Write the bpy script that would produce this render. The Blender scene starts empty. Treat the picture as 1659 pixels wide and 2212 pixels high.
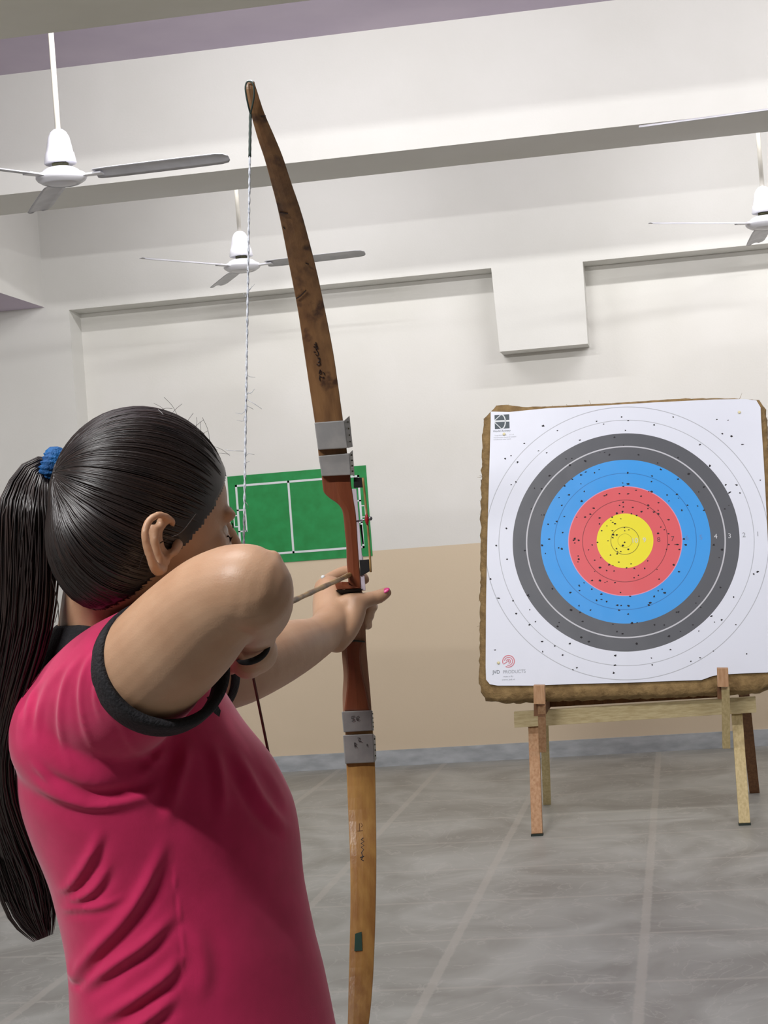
import bpy, bmesh, math, random
import numpy as np
from mathutils import Vector, Matrix
random.seed(7); rng = np.random.default_rng(7)
SC = bpy.context.scene; COL = SC.collection
PI = math.pi
# ------------------------------------------------------------------ camera
F = 3850.0; CAMH = 1.30; W, H = 1659, 2212
def _n(v): return v/np.linalg.norm(v)
_Y = _n(np.array([633., -6., -F])); _X = np.array([23930., 1864., F]); _X = _n(_X-_X.dot(_Y)*_Y); _Z = np.cross(_X, _Y)
C2W = np.stack([_X, _Y, _Z], 0)          # camera axes -> world
CP = np.array([0, 0, CAMH])
cam = bpy.data.cameras.new('camera'); camo = bpy.data.objects.new('camera', cam); COL.objects.link(camo)
mw = Matrix([[*C2W[0], 0], [*C2W[1], 0], [*C2W[2], CAMH], [0, 0, 0, 1]]); camo.matrix_world = mw
cam.sensor_fit = 'VERTICAL'; cam.sensor_height = 36.0; cam.lens = F/H*36.0; cam.clip_start = .05
SC.camera = camo
SC.view_settings.view_transform = 'Standard'; SC.view_settings.look = 'None'
SC.view_settings.gamma = 1; SC.view_settings.use_curve_mapping = False
SC.view_settings.exposure = -0.5
wd = bpy.data.worlds.new('world'); SC.world = wd; wd.use_nodes = True
wd.node_tree.nodes['Background'].inputs[0].default_value = (.8, .85, 1, 1)
wd.node_tree.nodes['Background'].inputs[1].default_value = .25
# ------------------------------------------------------------------ lamps (tubes behind the beams and overhead, plus an unseen pair lowered as fill)
def area_lamp(name, loc, power, rot, sx=1.2, sy=.05, col=(1, .99, .985)):
    l = bpy.data.lights.new(name, 'AREA'); l.shape = 'RECTANGLE'; l.size = sx; l.size_y = sy; l.energy = power; l.color = col
    o = bpy.data.objects.new(name, l); COL.objects.link(o); o.location = loc; o.rotation_euler = rot; return o
R_ = math.radians
LAMPS = [((-1.9, 8.5, 3.44), 21, (R_(50), 0, 0)), ((.5, 8.5, 3.44), 25, (R_(50), 0, 0)), ((2.6, 8.5, 3.44), 14, (R_(50), 0, 0)),
         ((-1.4, 5.62, 3.25), 52, (R_(78), 0, 0)), ((1.3, 5.62, 3.25), 50, (R_(78), 0, 0)),
         ((-1.5, 2.9, 2.86), 62, (R_(84), 0, 0)), ((1.6, 2.9, 2.86), 42, (R_(84), 0, 0)),  # unseen pair hung below its beam to brighten the next beam's underside
         ((-1.6, .15, 3.1), 108, (R_(35), 0, 0)), ((-1.0, 1.9, 3.4), 46, (0, R_(-12), 0))]
for L in LAMPS: area_lamp('area_lamp', *L)

# ------------------------------------------------------------------ helpers
def ray(px, py): return C2W @ np.array([(px-829.5), -(py-1106), -F])/F
def P(px, py, d): return CP+ray(px, py)*d
def onY(px, py, y): r = ray(px, py); return CP+r*y/r[1]
def onZ(px, py, z=0): r = ray(px, py); return CP+r*(z-CAMH)/r[2]
def proj(V): c = (np.asarray(V)-CP) @ C2W; return np.stack([829.5+F*c[..., 0]/-c[..., 2], 1106-F*c[..., 1]/-c[..., 2], -c[..., 2]], -1)
def lin(r, g, b):
    f = lambda c: (c/255/12.92 if c/255 <= .04045 else ((c/255+.055)/1.055)**2.4)
    return (f(r), f(g), f(b), 1)
def link(o, parent=None):
    COL.objects.link(o)
    if parent is not None:
        o.parent = parent; o.matrix_parent_inverse = Matrix.Translation(parent.location).inverted() if not parent.parent else Matrix.Identity(4)
        if parent.type == 'MESH' : o.matrix_parent_inverse = Matrix.Identity(4)
    return o
def tag(o, label, cat, group=None):
    o['label'] = label; o['category'] = cat
    if group: o['group'] = group
    return o
def thing(name, label, cat, loc, group=None):
    o = bpy.data.objects.new(name, None); o.empty_display_size = .05; COL.objects.link(o); o.location = Vector(loc); tag(o, label, cat, group); return o

class MB:
    def __init__(s): s.v = []; s.f = []; s.m = []
    def add(s, V, Fc, m=0):
        n = len(s.v); s.v += [tuple(map(float, p)) for p in V]; s.f += [tuple(i+n for i in q) for q in Fc]; s.m += [m]*len(Fc)
    def box(s, a, b, m=0, R=None, c=None):
        V = [(x, y, z) for x in (a[0], b[0]) for y in (a[1], b[1]) for z in (a[2], b[2])]
        if R is not None: V = [R @ np.array(p)+c for p in V]
        s.add(V, [(0, 1, 3, 2), (4, 6, 7, 5), (0, 4, 5, 1), (2, 3, 7, 6), (0, 2, 6, 4), (1, 5, 7, 3)], m)
    def hexa(s, V, m=0): s.add(V, [(0, 1, 2, 3), (7, 6, 5, 4), (0, 4, 5, 1), (1, 5, 6, 2), (2, 6, 7, 3), (3, 7, 4, 0)], m)
    def loft(s, rings, caps=True, m=0, closed=False):
        n = len(rings[0]); V = [p for r in rings for p in r]; Fc = []
        k = len(rings)
        for i in range(k if closed else k-1):
            a = i*n; b = ((i+1) % k)*n
            for j in range(n): Fc.append((a+j, a+(j+1) % n, b+(j+1) % n, b+j))
        if caps and not closed: Fc.append(tuple(range(n))[::-1]); Fc.append(tuple((k-1)*n+j for j in range(n)))
        s.add(V, Fc, m)
    def tube(s, pts, r, n=10, m=0, closed=False):
        pts = [np.array(p, float) for p in pts]; k = len(pts)
        if not hasattr(r, '__len__'): r = [r]*k
        rings = []; ref = None
        for i in range(k):
            t = (pts[(i+1) % k]-pts[i-1]) if closed or 0 < i < k-1 else (pts[1]-pts[0] if i == 0 else pts[-1]-pts[-2])
            t = _n(t)
            if ref is None: ref = np.array([0, 0, 1.]) if abs(t[2]) < .9 else np.array([1., 0, 0])
            u = _n(ref-ref.dot(t)*t); w = np.cross(t, u); ref = u
            rings.append([pts[i]+r[i]*(u*math.cos(2*PI*j/n)+w*math.sin(2*PI*j/n)) for j in range(n)])
        s.loft(rings, True, m, closed)
    def ell(s, c, R3, A, nu=20, nv=14, m=0):   # ellipsoid, A rows = axes
        c = np.array(c); rings = []
        for i in range(1, nv):
            th = PI*i/nv
            rings.append([c+A[2]*R3[2]*math.cos(th)+A[0]*R3[0]*math.sin(th)*math.cos(2*PI*j/nu)+A[1]*R3[1]*math.sin(th)*math.sin(2*PI*j/nu) for j in range(nu)])
        s.loft(rings, True, m)
    def build(s, name, mats, parent=None, smooth=False, bevel=0):
        me = bpy.data.meshes.new(name); me.from_pydata(s.v, [], s.f)
        if not isinstance(mats, (list, tuple)): mats = [mats]
        for q in mats: me.materials.append(q)
        if len(mats) > 1: me.polygons.foreach_set('material_index', s.m)
        bm = bmesh.new(); bm.from_mesh(me); bmesh.ops.recalc_face_normals(bm, faces=bm.faces); bm.to_mesh(me); bm.free()
        if smooth: me.polygons.foreach_set('use_smooth', [True]*len(me.polygons))
        me.update()
        o = bpy.data.objects.new(name, me); link(o, parent)
        if bevel:
            b = o.modifiers.new('b', 'BEVEL'); b.width = bevel; b.segments = 2; b.limit_method = 'ANGLE'
        return o
def struct(name, mb, mat): o = mb.build(name, mat); o['kind'] = 'structure'; return o
def cr(pts, n=6):      # Catmull-Rom through points of any dimension
    p = np.array(pts, float); p = np.vstack([2*p[0]-p[1], p, 2*p[-1]-p[-2]]); out = []
    for i in range(1, len(p)-2):
        for t in np.arange(n)/n:
            a, b, c, d = p[i-1:i+3]
            out.append(.5*((2*b)+(-a+c)*t+(2*a-5*b+4*c-d)*t*t+(-a+3*b-3*c+d)*t**3))
    out.append(p[-2]); return np.array(out)
def limb(mb, pts, n=20, sub=6, m=0, flat=None):
    """pts: (px,py,d,r metres) -> smooth capped limb"""
    q = cr([[*P(a, b, d), r] for a, b, d, r in pts], sub); wlimb(mb, q, n, m)
def wlimb(mb, q, n=20, m=0):
    q = np.array(q, float)
    t0 = _n(q[0, :3]-q[1, :3]); t1 = _n(q[-1, :3]-q[-2, :3]); pre = []; post = []
    for a in (85, 60, 35, 15): pre.append([*(q[0, :3]+t0*q[0, 3]*math.sin(R_(a))), q[0, 3]*math.cos(R_(a))])
    for a in (15, 35, 60, 85): post.append([*(q[-1, :3]+t1*q[-1, 3]*math.sin(R_(a))), q[-1, 3]*math.cos(R_(a))])
    q = np.vstack([pre, q, post]); mb.tube(q[:, :3], list(q[:, 3]), n, m)
def remeshed(mb, vox, smooth_it=4):
    me = bpy.data.meshes.new('tmp'); me.from_pydata(mb.v, [], mb.f)
    bm = bmesh.new(); bm.from_mesh(me); bmesh.ops.recalc_face_normals(bm, faces=bm.faces); bm.to_mesh(me); bm.free()
    o = bpy.data.objects.new('tmp', me); COL.objects.link(o)
    r = o.modifiers.new('r', 'REMESH'); r.mode = 'VOXEL'; r.voxel_size = vox
    if smooth_it: s = o.modifiers.new('s', 'SMOOTH'); s.factor = .5; s.iterations = smooth_it
    dg = bpy.context.evaluated_depsgraph_get(); me2 = bpy.data.meshes.new_from_object(o.evaluated_get(dg))
    bpy.data.objects.remove(o); return me2
def getco(me): a = np.empty(len(me.vertices)*3); me.vertices.foreach_get('co', a); return a.reshape(-1, 3)
def getno(me): a = np.empty(len(me.vertices)*3); me.vertices.foreach_get('normal', a); return a.reshape(-1, 3)
def setco(me, v): me.vertices.foreach_set('co', v.ravel()); me.update()
def finish(me, name, mats, parent=None):
    me.name = name; me.materials.clear()
    for q in (mats if isinstance(mats, (list, tuple)) else [mats]): me.materials.append(q)
    me.polygons.foreach_set('use_smooth', [True]*len(me.polygons)); me.update()
    return link(bpy.data.objects.new(name, me), parent)

# ------------------------------------------------------------------ materials
def mat(name, col, rough=.6, col2=None, scale=8, detail=4, bump=0, bscale=60, metal=0, stretch=(1, 1, 1), spec=.5, contrast=(.35, .65), sheen=0, sss=0, coat=0):
    m = bpy.data.materials.new(name); m.use_nodes = True; nt = m.node_tree; b = nt.nodes['Principled BSDF']
    b.inputs['Base Color'].default_value = col; b.inputs['Roughness'].default_value = rough; b.inputs['Metallic'].default_value = metal
    b.inputs['Specular IOR Level'].default_value = spec
    if sheen: b.inputs['Sheen Weight'].default_value = sheen; b.inputs['Sheen Roughness'].default_value = .5
    if sss: b.inputs['Subsurface Weight'].default_value = sss; b.inputs['Subsurface Radius'].default_value = (.012, .005, .003); b.inputs['Subsurface Scale'].default_value = 1
    if coat: b.inputs['Coat Weight'].default_value = coat; b.inputs['Coat Roughness'].default_value = .25
    tc = nt.nodes.new('ShaderNodeTexCoord'); mp = nt.nodes.new('ShaderNodeMapping'); mp.inputs['Scale'].default_value = stretch
    nt.links.new(tc.outputs['Object'], mp.inputs['Vector'])
    if col2:
        n = nt.nodes.new('ShaderNodeTexNoise'); n.inputs['Scale'].default_value = scale; n.inputs['Detail'].default_value = detail
        nt.links.new(mp.outputs[0], n.inputs['Vector'])
        cr_ = nt.nodes.new('ShaderNodeValToRGB'); e = cr_.color_ramp.elements
        e[0].position, e[1].position = contrast; e[0].color = col; e[1].color = col2
        nt.links.new(n.outputs['Fac'], cr_.inputs[0]); nt.links.new(cr_.outputs[0], b.inputs['Base Color'])
    if bump:
        n2 = nt.nodes.new('ShaderNodeTexNoise'); n2.inputs['Scale'].default_value = bscale; n2.inputs['Detail'].default_value = 3
        nt.links.new(mp.outputs[0], n2.inputs['Vector'])
        bp = nt.nodes.new('ShaderNodeBump'); bp.inputs['Strength'].default_value = bump; bp.inputs['Distance'].default_value = .01
        nt.links.new(n2.outputs['Fac'], bp.inputs['Height']); nt.links.new(bp.outputs[0], b.inputs['Normal'])
    return m
def nodes(m): return m.node_tree.nodes, m.node_tree.links, m.node_tree.nodes['Principled BSDF']
M = {}
M['cream'] = mat('cream_wall_paint', lin(220, 219, 215), .8, lin(214, 213, 208), 1.5, bump=.04, bscale=90)
M['purple'] = mat('lilac_ceiling_paint', lin(196, 184, 200), .85, lin(186, 174, 192), 2, bump=.06, bscale=25)
M['soffit'] = mat('beam_paint', lin(214, 211, 200), .85, lin(206, 203, 190), 2)
M['dado'] = mat('low_bounce_brown', lin(120, 104, 88), .85)  # for the unseen front wall, made dark to cut bounced light
M['green'] = mat('court_green_paint', lin(14, 128, 58), .6, lin(24, 142, 72), 14, 6)
M['line'] = mat('court_white_paint', lin(215, 220, 222), .6)
M['skirt'] = mat('grey_marble', lin(156, 160, 164), .5, lin(186, 190, 194), 7, 7, stretch=(1, 1, 3))
M['fan'] = mat('fan_white_enamel', lin(226, 226, 232), .35, lin(214, 214, 222), 5)
M['rod'] = mat('fan_rod_enamel', lin(214, 210, 200), .4)
M['blade'] = mat('fan_blade_metal', lin(198, 198, 204), .45, lin(180, 180, 186), 12)
M['dark'] = mat('dark_gap', lin(50, 48, 40), .8, lin(90, 90, 60), 60)
M['skin'] = mat('skin', lin(192, 154, 124), .45, lin(180, 140, 110), 16, 3, bump=.05, bscale=500, sss=.12)
M['hair'] = mat('black_hair', lin(22, 16, 16), .34, lin(36, 26, 24), 30, spec=.6)
M['hair2'] = mat('dark_brown_hair', lin(44, 30, 26), .38, lin(26, 18, 17), 30, spec=.5)
M['tie'] = mat('blue_elastic', lin(0, 96, 160), .7, lin(0, 70, 128), 70, bump=.4, bscale=300)
M['shirt'] = mat('pink_cotton', lin(198, 24, 88), .85, lin(190, 20, 82), 40, bump=.05, bscale=900, sheen=.25)
M['black'] = mat('black_rib_knit', lin(16, 15, 20), .85, lin(28, 27, 32), 60, bump=.3, bscale=300)
M['nail'] = mat('pink_nail_polish', lin(196, 50, 120), .25)
M['eye'] = mat('eye_white', lin(220, 215, 210), .3)
M['trouser'] = mat('dark_cotton', lin(30, 30, 42), .85, lin(24, 24, 34), 50)
M['shoe'] = mat('shoe_grey', lin(90, 90, 96), .7, lin(70, 70, 78), 30)
def wood(name, a, b, c=None, rough=.4, scale=9, st=(9, 9, .9), coat=.15):
    m = mat(name, a, rough, b, scale, 7, bump=.05, bscale=40, stretch=st, coat=coat)
    if c:
        N, L, B = nodes(m); tc = N.new('ShaderNodeTexCoord'); n = N.new('ShaderNodeTexNoise'); n.inputs['Scale'].default_value = 34; n.inputs['Detail'].default_value = 5
        L.new(tc.outputs['Object'], n.inputs['Vector']); r = N.new('ShaderNodeValToRGB'); r.color_ramp.elements[0].position = .56; r.color_ramp.elements[1].position = .66
        L.new(n.outputs['Fac'], r.inputs[0]); mx = N.new('ShaderNodeMixRGB'); mx.inputs[2].default_value = c
        old = B.inputs['Base Color'].links[0].from_socket; L.new(old, mx.inputs[1]); L.new(r.outputs[0], mx.inputs[0]); L.new(mx.outputs[0], B.inputs['Base Color'])
    return m
M['bamboo'] = wood('aged_bamboo_upper', lin(138, 102, 66), lin(112, 80, 52), lin(74, 50, 36))
M['bamboo2'] = wood('varnished_bamboo_lower', lin(172, 130, 72), lin(150, 106, 58), None, .3, coat=.3)
M['riser'] = wood('red_brown_wood', lin(128, 68, 40), lin(110, 54, 30), None, .4, coat=.25)
M['rawside'] = wood('worn_pale_wood', lin(178, 140, 116), lin(150, 110, 84), None, .6)
M['metal'] = mat('grey_sheet_metal', lin(142, 142, 142), .5, lin(158, 156, 154), 40, metal=.35)
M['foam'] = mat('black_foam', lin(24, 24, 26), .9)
M['cane'] = mat('cane_strip', lin(170, 138, 88), .5, lin(140, 108, 62), 60)
M['tape'] = mat('lilac_white_tape', lin(205, 195, 208), .5)
M['red'] = mat('red_bead', lin(150, 20, 24), .4)
M['steel'] = mat('steel_pin', lin(120, 120, 126), .3, metal=.8)
M['string'] = mat('white_bowstring', lin(205, 208, 214), .7, lin(160, 166, 176), 300)
M['serving'] = mat('dark_green_serving', lin(36, 52, 46), .7)
M['lstring'] = mat('brown_bowstring', lin(92, 52, 44), .7)
M['ink'] = mat('black_ink', lin(34, 18, 16), .6)
M['ginkgreen'] = mat('green_ink', lin(24, 62, 50), .6)
M['arrow'] = wood('bamboo_arrow', lin(180, 146, 92), lin(96, 74, 54), None, .45, 30, (1, 1, 1))
M['stand_y'] = wood('pale_yellow_pine', lin(220, 204, 160), lin(200, 180, 134), None, .7, 12, (2, 12, 12), 0)
M['stand_o'] = wood('orange_brown_wood', lin(188, 150, 114), lin(166, 124, 88), None, .7, 12, (8, 8, 1.4), 0)
M['stand_p'] = wood('pale_yellow_post', lin(204, 186, 140), lin(184, 164, 118), None, .7, 12, (8, 8, 1.4), 0)
M['stand_d'] = wood('dark_brown_wood', lin(122, 84, 52), lin(100, 66, 40), None, .7, 12, (8, 8, 1.4), 0)
M['butt'] = mat('tan_coir_jute', lin(150, 124, 82), .95, lin(122, 98, 62), 26, 8, bump=.7, bscale=60)
M['rubber'] = mat('dark_green_foot', lin(40, 50, 44), .8)
# wall with the tan dado below a height, floor of stone slabs
def wallmat():
    m = mat('two_tone_wall', lin(226, 224, 220), .8, lin(220, 218, 212), 1.5, bump=.04, bscale=90); N, L, B = nodes(m)
    g = N.new('ShaderNodeNewGeometry'); s = N.new('ShaderNodeSeparateXYZ'); L.new(g.outputs['Position'], s.inputs[0])
    lt = N.new('ShaderNodeMath'); lt.operation = 'LESS_THAN'; lt.inputs[1].default_value = 1.226; L.new(s.outputs[2], lt.inputs[0])
    mx = N.new('ShaderNodeMixRGB'); mx.inputs[2].default_value = lin(216, 198, 172); old = B.inputs['Base Color'].links[0].from_socket
    L.new(old, mx.inputs[1]); L.new(lt.outputs[0], mx.inputs[0]); L.new(mx.outputs[0], B.inputs['Base Color']); return m
M['wall'] = wallmat()
def floormat():
    m = bpy.data.materials.new('grey_stone_slabs'); m.use_nodes = True; N, L, B = nodes(m)
    g = N.new('ShaderNodeNewGeometry'); s = N.new('ShaderNodeSeparateXYZ'); L.new(g.outputs['Position'], s.inputs[0])
    def math_(op, a, b=None):
        n = N.new('ShaderNodeMath'); n.operation = op
        for i, q in enumerate((a, b)):
            if q is None: continue
            if isinstance(q, (int, float)): n.inputs[i].default_value = q
            else: L.new(q, n.inputs[i])
        return n.outputs[0]
    wob = N.new('ShaderNodeTexNoise'); wob.inputs['Scale'].default_value = 30; L.new(g.outputs['Position'], wob.inputs['Vector'])
    def line(sock, off, per, w):
        a = math_('ADD', sock, -off+per*50); a = math_('MODULO', a, per); a = math_('SUBTRACT', a, per/2); a = math_('ABSOLUTE', a)
        a = math_('ADD', a, math_('MULTIPLY', math_('SUBTRACT', wob.outputs['Fac'], .5), .012))
        r = N.new('ShaderNodeMapRange'); L.new(a, r.inputs[0]); r.inputs[1].default_value = w; r.inputs[2].default_value = w+.006; r.inputs[3].default_value = 1; r.inputs[4].default_value = 0
        return r.outputs[0]
    lx = line(s.outputs[0], -.2-.3, .6, .012); ly = line(s.outputs[1], 5.06-.295, .59, .008)
    # stone clouds / veins
    mp = N.new('ShaderNodeMapping'); mp.inputs['Scale'].default_value = (1.0, .8, 1); L.new(g.outputs['Position'], mp.inputs[0])
    n1 = N.new('ShaderNodeTexNoise'); n1.inputs['Scale'].default_value = 2.2; n1.inputs['Detail'].default_value = 8; n1.inputs['Distortion'].default_value = 1.4; L.new(mp.outputs[0], n1.inputs['Vector'])
    r1 = N.new('ShaderNodeValToRGB'); e = r1.color_ramp.elements; e[0].position = .35; e[1].position = .68; e[0].color = lin(136, 135, 129); e[1].color = lin(166, 167, 162)
    L.new(n1.outputs['Fac'], r1.inputs[0])
    n2 = N.new('ShaderNodeTexNoise'); n2.inputs['Scale'].default_value = 3.0; n2.inputs['Detail'].default_value = 10; n2.inputs['Distortion'].default_value = 2.5; L.new(mp.outputs[0], n2.inputs['Vector'])
    v = math_('ABSOLUTE', math_('SUBTRACT', n2.outputs['Fac'], .5)); rr = N.new('ShaderNodeMapRange'); L.new(v, rr.inputs[0]); rr.inputs[1].default_value = 0; rr.inputs[2].default_value = .018; rr.inputs[3].default_value = .35; rr.inputs[4].default_value = 0
    m1 = N.new('ShaderNodeMixRGB'); L.new(r1.outputs[0], m1.inputs[1]); m1.inputs[2].default_value = lin(184, 182, 176); L.new(rr.outputs[0], m1.inputs[0])
    m2 = N.new('ShaderNodeMixRGB'); L.new(m1.outputs[0], m2.inputs[1]); m2.inputs[2].default_value = lin(178, 174, 166); L.new(math_('MULTIPLY', math_('MAXIMUM', math_('MULTIPLY', ly, .8), lx), .5), m2.inputs[0])
    L.new(m2.outputs[0], B.inputs['Base Color']); B.inputs['Roughness'].default_value = .42; B.inputs['Specular IOR Level'].default_value = .4
    return m
M['floor'] = floormat()

# ------------------------------------------------------------------ the hall
XL, XR, YB, CZ = -4.2, 3.6, -3.0, 3.55
b = MB(); b.box((XL, YB, -.1), (XR, 10.0, 0)); struct('floor', b, M['floor'])
b = MB(); b.box((XL, YB, CZ), (XR, 10.2, CZ+.15)); struct('ceiling', b, M['purple'])
b = MB(); b.box((XL, 10.0, 0), (XR, 10.2, CZ)); struct('wall_back', b, M['wall'])
b = MB(); b.box((XL-.2, YB, -.1), (XL, 10.2, CZ+.15)); struct('wall_left', b, M['cream'])
b = MB(); b.box((XR, YB, -.1), (XR+.2, 10.2, CZ+.15)); struct('wall_right', b, M['cream'])
b = MB(); b.box((XL-.2, YB-.2, -.1), (XR+.2, YB, CZ+.15)); struct('wall_front', b, M['dado'])
# upper wall band standing 20 cm proud with the column left of the recess and the short drop between the two recesses
b = MB()
out = [(XL, 0), (-3.345, 0), (-3.345, 2.735), (-.905, 2.735), (-.893, 2.27), (-.408, 2.27), (-.402, 2.72), (XR, 2.72), (XR, CZ), (XL, CZ)]
n = len(out); V = [(x, 9.8, z) for x, z in out]+[(x, 10.0, z) for x, z in out]
Fc = [(0, 1, 2, 9), (9, 2, 3, 8), (3, 4, 5, 6), (3, 6, 8), (6, 7, 8)]
Fc = [(0, 1, 2, 9), (9, 2, 3), (9, 3, 6, 8), (3, 4, 5, 6), (6, 7, 8)]
b.add(V, Fc+[tuple(i+n for i in q[::-1]) for q in Fc]+[(i, (i+1) % n, (i+1) % n+n, i+n) for i in range(n)])
struct('trim_1', b, M['cream'])
for i, y in enumerate((7.8, 5.04, 2.28, -.48)):
    b = MB(); b.box((XL, y, 3.0), (XR, y+.45, CZ)); struct('trim_%d' % (i+2), b, M['soffit'] if i else M['cream'])
b = MB(); b.box((XL, 8.25, 2.765), (-3.49, 9.8, CZ)); 
b2 = MB(); b2.box((XL, 6.0, 2.765), (-3.49, 7.8, 3.0)); b.add(b2.v, b2.f)
V = b.v; o = b.build('trim_6', [M['cream'], M['purple']])
for p in o.data.polygons:
    if abs(p.normal.z+1) < .01: p.material_index = 1
o['kind'] = 'structure'
b = MB(); b.box((-3.345, 9.985, 0), (XR, 10.0, .09)); struct('baseboard_back', b, M['skirt'])
# painted court on the wall
b = MB(); x0, x1, z0, z1 = -2.535, -1.722, 1.198, 1.715
b.box((x0, 9.994, z0), (x1, 10.0, z1), 0)
def crt(a, c, d, e): b.box((a, 9.992, c), (d, 9.9945, e), 1)
lw = .012; ix0, ix1, iz0, iz1 = x0+.042, x1-.042, z0+.048, z1-.052
crt(ix0, iz1-lw, ix1, iz1); crt(ix0, iz0, ix1, iz0+lw); crt(ix0, iz0, ix0+lw, iz1); crt(ix1-lw, iz0, ix1, iz1)
cx = (ix0+ix1)/2-.05; crt(cx-lw/2, iz0, cx+lw/2, iz1)
zc = (iz0+iz1)/2
for s, e in ((1, ix0), (-1, ix1)):
    bx = e+s*.05
    crt(min(bx-.004, bx+.004), zc-.065, max(bx-.004, bx+.004), zc+.065)
    for zz in (zc-.065, zc+.058): crt(min(e, bx), zz, max(e, bx), zz+.008)
    gx = e-s*.02
    crt(gx-.003, zc-.035, gx+.003, zc+.035)
    for zz in (zc-.035, zc+.029): crt(min(e, gx), zz, max(e, gx), zz+.006)
o = b.build('court_mural', [M['green'], M['line']]); tag(o, 'green painted sports court diagram with white lines on the back wall behind the bow', 'wall painting')

# ------------------------------------------------------------------ ceiling fans
def lathe(mb, prof, c, n=40, m=0):
    mb.loft([[np.array([c[0]+r*math.cos(2*PI*j/n), c[1]+r*math.sin(2*PI*j/n), c[2]+z]) for j in range(n)] for r, z in prof], True, m)
def fan(label, x, y, z, ang, group):
    t = thing('ceiling_fan', label, 'fan', (x, y, z), group); c = (x, y, z)
    b = MB(); b.tube([(x, y, z+.12), (x, y, CZ)], .0105, 16); b.build('down_rod', M['rod'], t, True)
    b = MB(); lathe(b, [(.001, .185), (.018, .185), (.030, .175), (.040, .155), (.047, .12), (.050, .10), (.053, .098), (.060, .062), (.057, .058), (.001, .062)], c); b.build('canopy_cup', M['fan'], t, True)
    b = MB(); lathe(b, [(.03, .075), (.03, .035)], c, 16); b.tube([(x+.03, y-.02, z+.058), (x-.02, y-.035, z+.05)], .006, 8); b.build('motor_shaft', M['dark'], t, True)
    b = MB(); lathe(b, [(.001, .042), (.05, .042), (.065, .034), (.072, .026), (.088, .020), (.094, .012), (.094, .004), (.088, -.004), (.072, -.014), (.060, -.018), (.058, -.015), (.050, -.017), (.03, -.021), (.001, -.022)], c); b.build('motor_housing', M['fan'], t, True)
    for k in range(3):
        a = ang+k*2*PI/3; ca, sa = math.cos(a), math.sin(a)
        def q(u, v, w): return (x+ca*u-sa*v, y+sa*u+ca*v, z+w)
        arm = MB(); arm.hexa([q(.08, -.017, .004), q(.16, -.022, .004), q(.16, .022, .004), q(.08, .017, .004), q(.08, -.017, .010), q(.16, -.022, .010), q(.16, .022, .010), q(.08, .017, .010)])
        ob = None
        bl = MB(); rings = []
        prof = [(.13, .036), (.14, .044), (.2, .048), (.35, .049), (.5, .049), (.605, .047), (.632, .038), (.642, .02)]
        for u, hw in prof:
            ring = []
            for s_ in np.linspace(-1, 1, 7): ring.append(q(u, hw*s_, .008+.2*hw*s_*-1+.006*(1-s_*s_)))
            for s_ in np.linspace(1, -1, 7): ring.append(q(u, hw*s_, .006+.2*hw*s_*-1+.006*(1-s_*s_)))
            rings.append(ring)
        bl.loft(rings); ob = bl.build('blade', M['blade'], t, True)
        arm.build('blade_arm', M['fan'], ob)
fan('white ceiling fan hanging nearest at upper left, behind the front beam', *onY(133, 388, 6.3), R_(-2), 'white ceiling fans')
fan('smaller white ceiling fan near the back wall, seen behind the bowstring', *onY(523, 579, 8.8), R_(-4), 'white ceiling fans')
fan('white ceiling fan at the right edge near the back wall, above the archery target', *onY(1653, 486, 8.8), R_(212), 'white ceiling fans')
fan('white ceiling fan mostly outside at upper right, only a blade showing', *onY(1784, 226, 6.3), R_(174), 'white ceiling fans')

# ------------------------------------------------------------------ archery target
Tc = P(1350, 1168, 7.73); th = R_(15)
ux = np.array([1, 0, 0.]); 
ux = _n(np.array([1., .0, -.022])); uy = np.array([0, math.sin(th), math.cos(th)]); uy = _n(uy-uy.dot(ux)*ux); un = np.cross(ux, uy)  # toward viewer
def T(u, v, w=0): return Tc+ux*u+uy*v+un*w
def onT(px, py, w=0):
    r = ray(px, py); t = ((Tc+un*w-CP).dot(un))/r.dot(un); q = CP+r*t-Tc; return q.dot(ux), q.dot(uy)
paper_px = [(1060, 889), (1100, 890), (1180, 882), (1300, 876), (1420, 869), (1540, 863), (1610, 862), (1634, 865), (1643, 880), (1644, 905), (1650, 1000), (1658, 1150), (1664, 1300), (1672, 1440), (1668, 1452), (1600, 1455), (1560, 1457), (1540, 1460), (1515, 1469), (1450, 1471), (1350, 1475), (1250, 1477), (1150, 1481), (1075, 1481), (1058, 1478), (1050, 1468), (1049, 1440), (1050, 1300), (1053, 1150), (1058, 980), (1060, 910)]
butt_px = [(1062, 889), (1072, 876), (1095, 874), (1130, 879), (1200, 877), (1350, 869), (1450, 862), (1545, 860), (1640, 864), (1652, 885), (1660, 1000), (1668, 1200), (1676, 1400), (1680, 1440), (1672, 1475), (1640, 1488), (1560, 1492), (1450, 1498), (1350, 1500), (1200, 1506), (1085, 1510), (1050, 1505), (1040, 1490), (1036, 1460), (1038, 1300), (1040, 1100), (1043, 930), (1048, 905)]
def dense(poly, step, close=True):
    out = []; k = len(poly)
    for i in range(k):
        a = np.array(poly[i], float); c = np.array(poly[(i+1) % k], float); m_ = max(1, int(np.linalg.norm(c-a)/step))
        out += [a+(c-a)*j/m_ for j in range(m_)]
    return out
tgt = thing('archery_target_butt', 'thick square tan coir target butt leaning back on the wooden stand', 'target butt', T(0, -.62, -.1))
pts = [np.array(onT(*p, -.012)) for p in dense(butt_px, 9)]
b = MB(); rings = []
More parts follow.
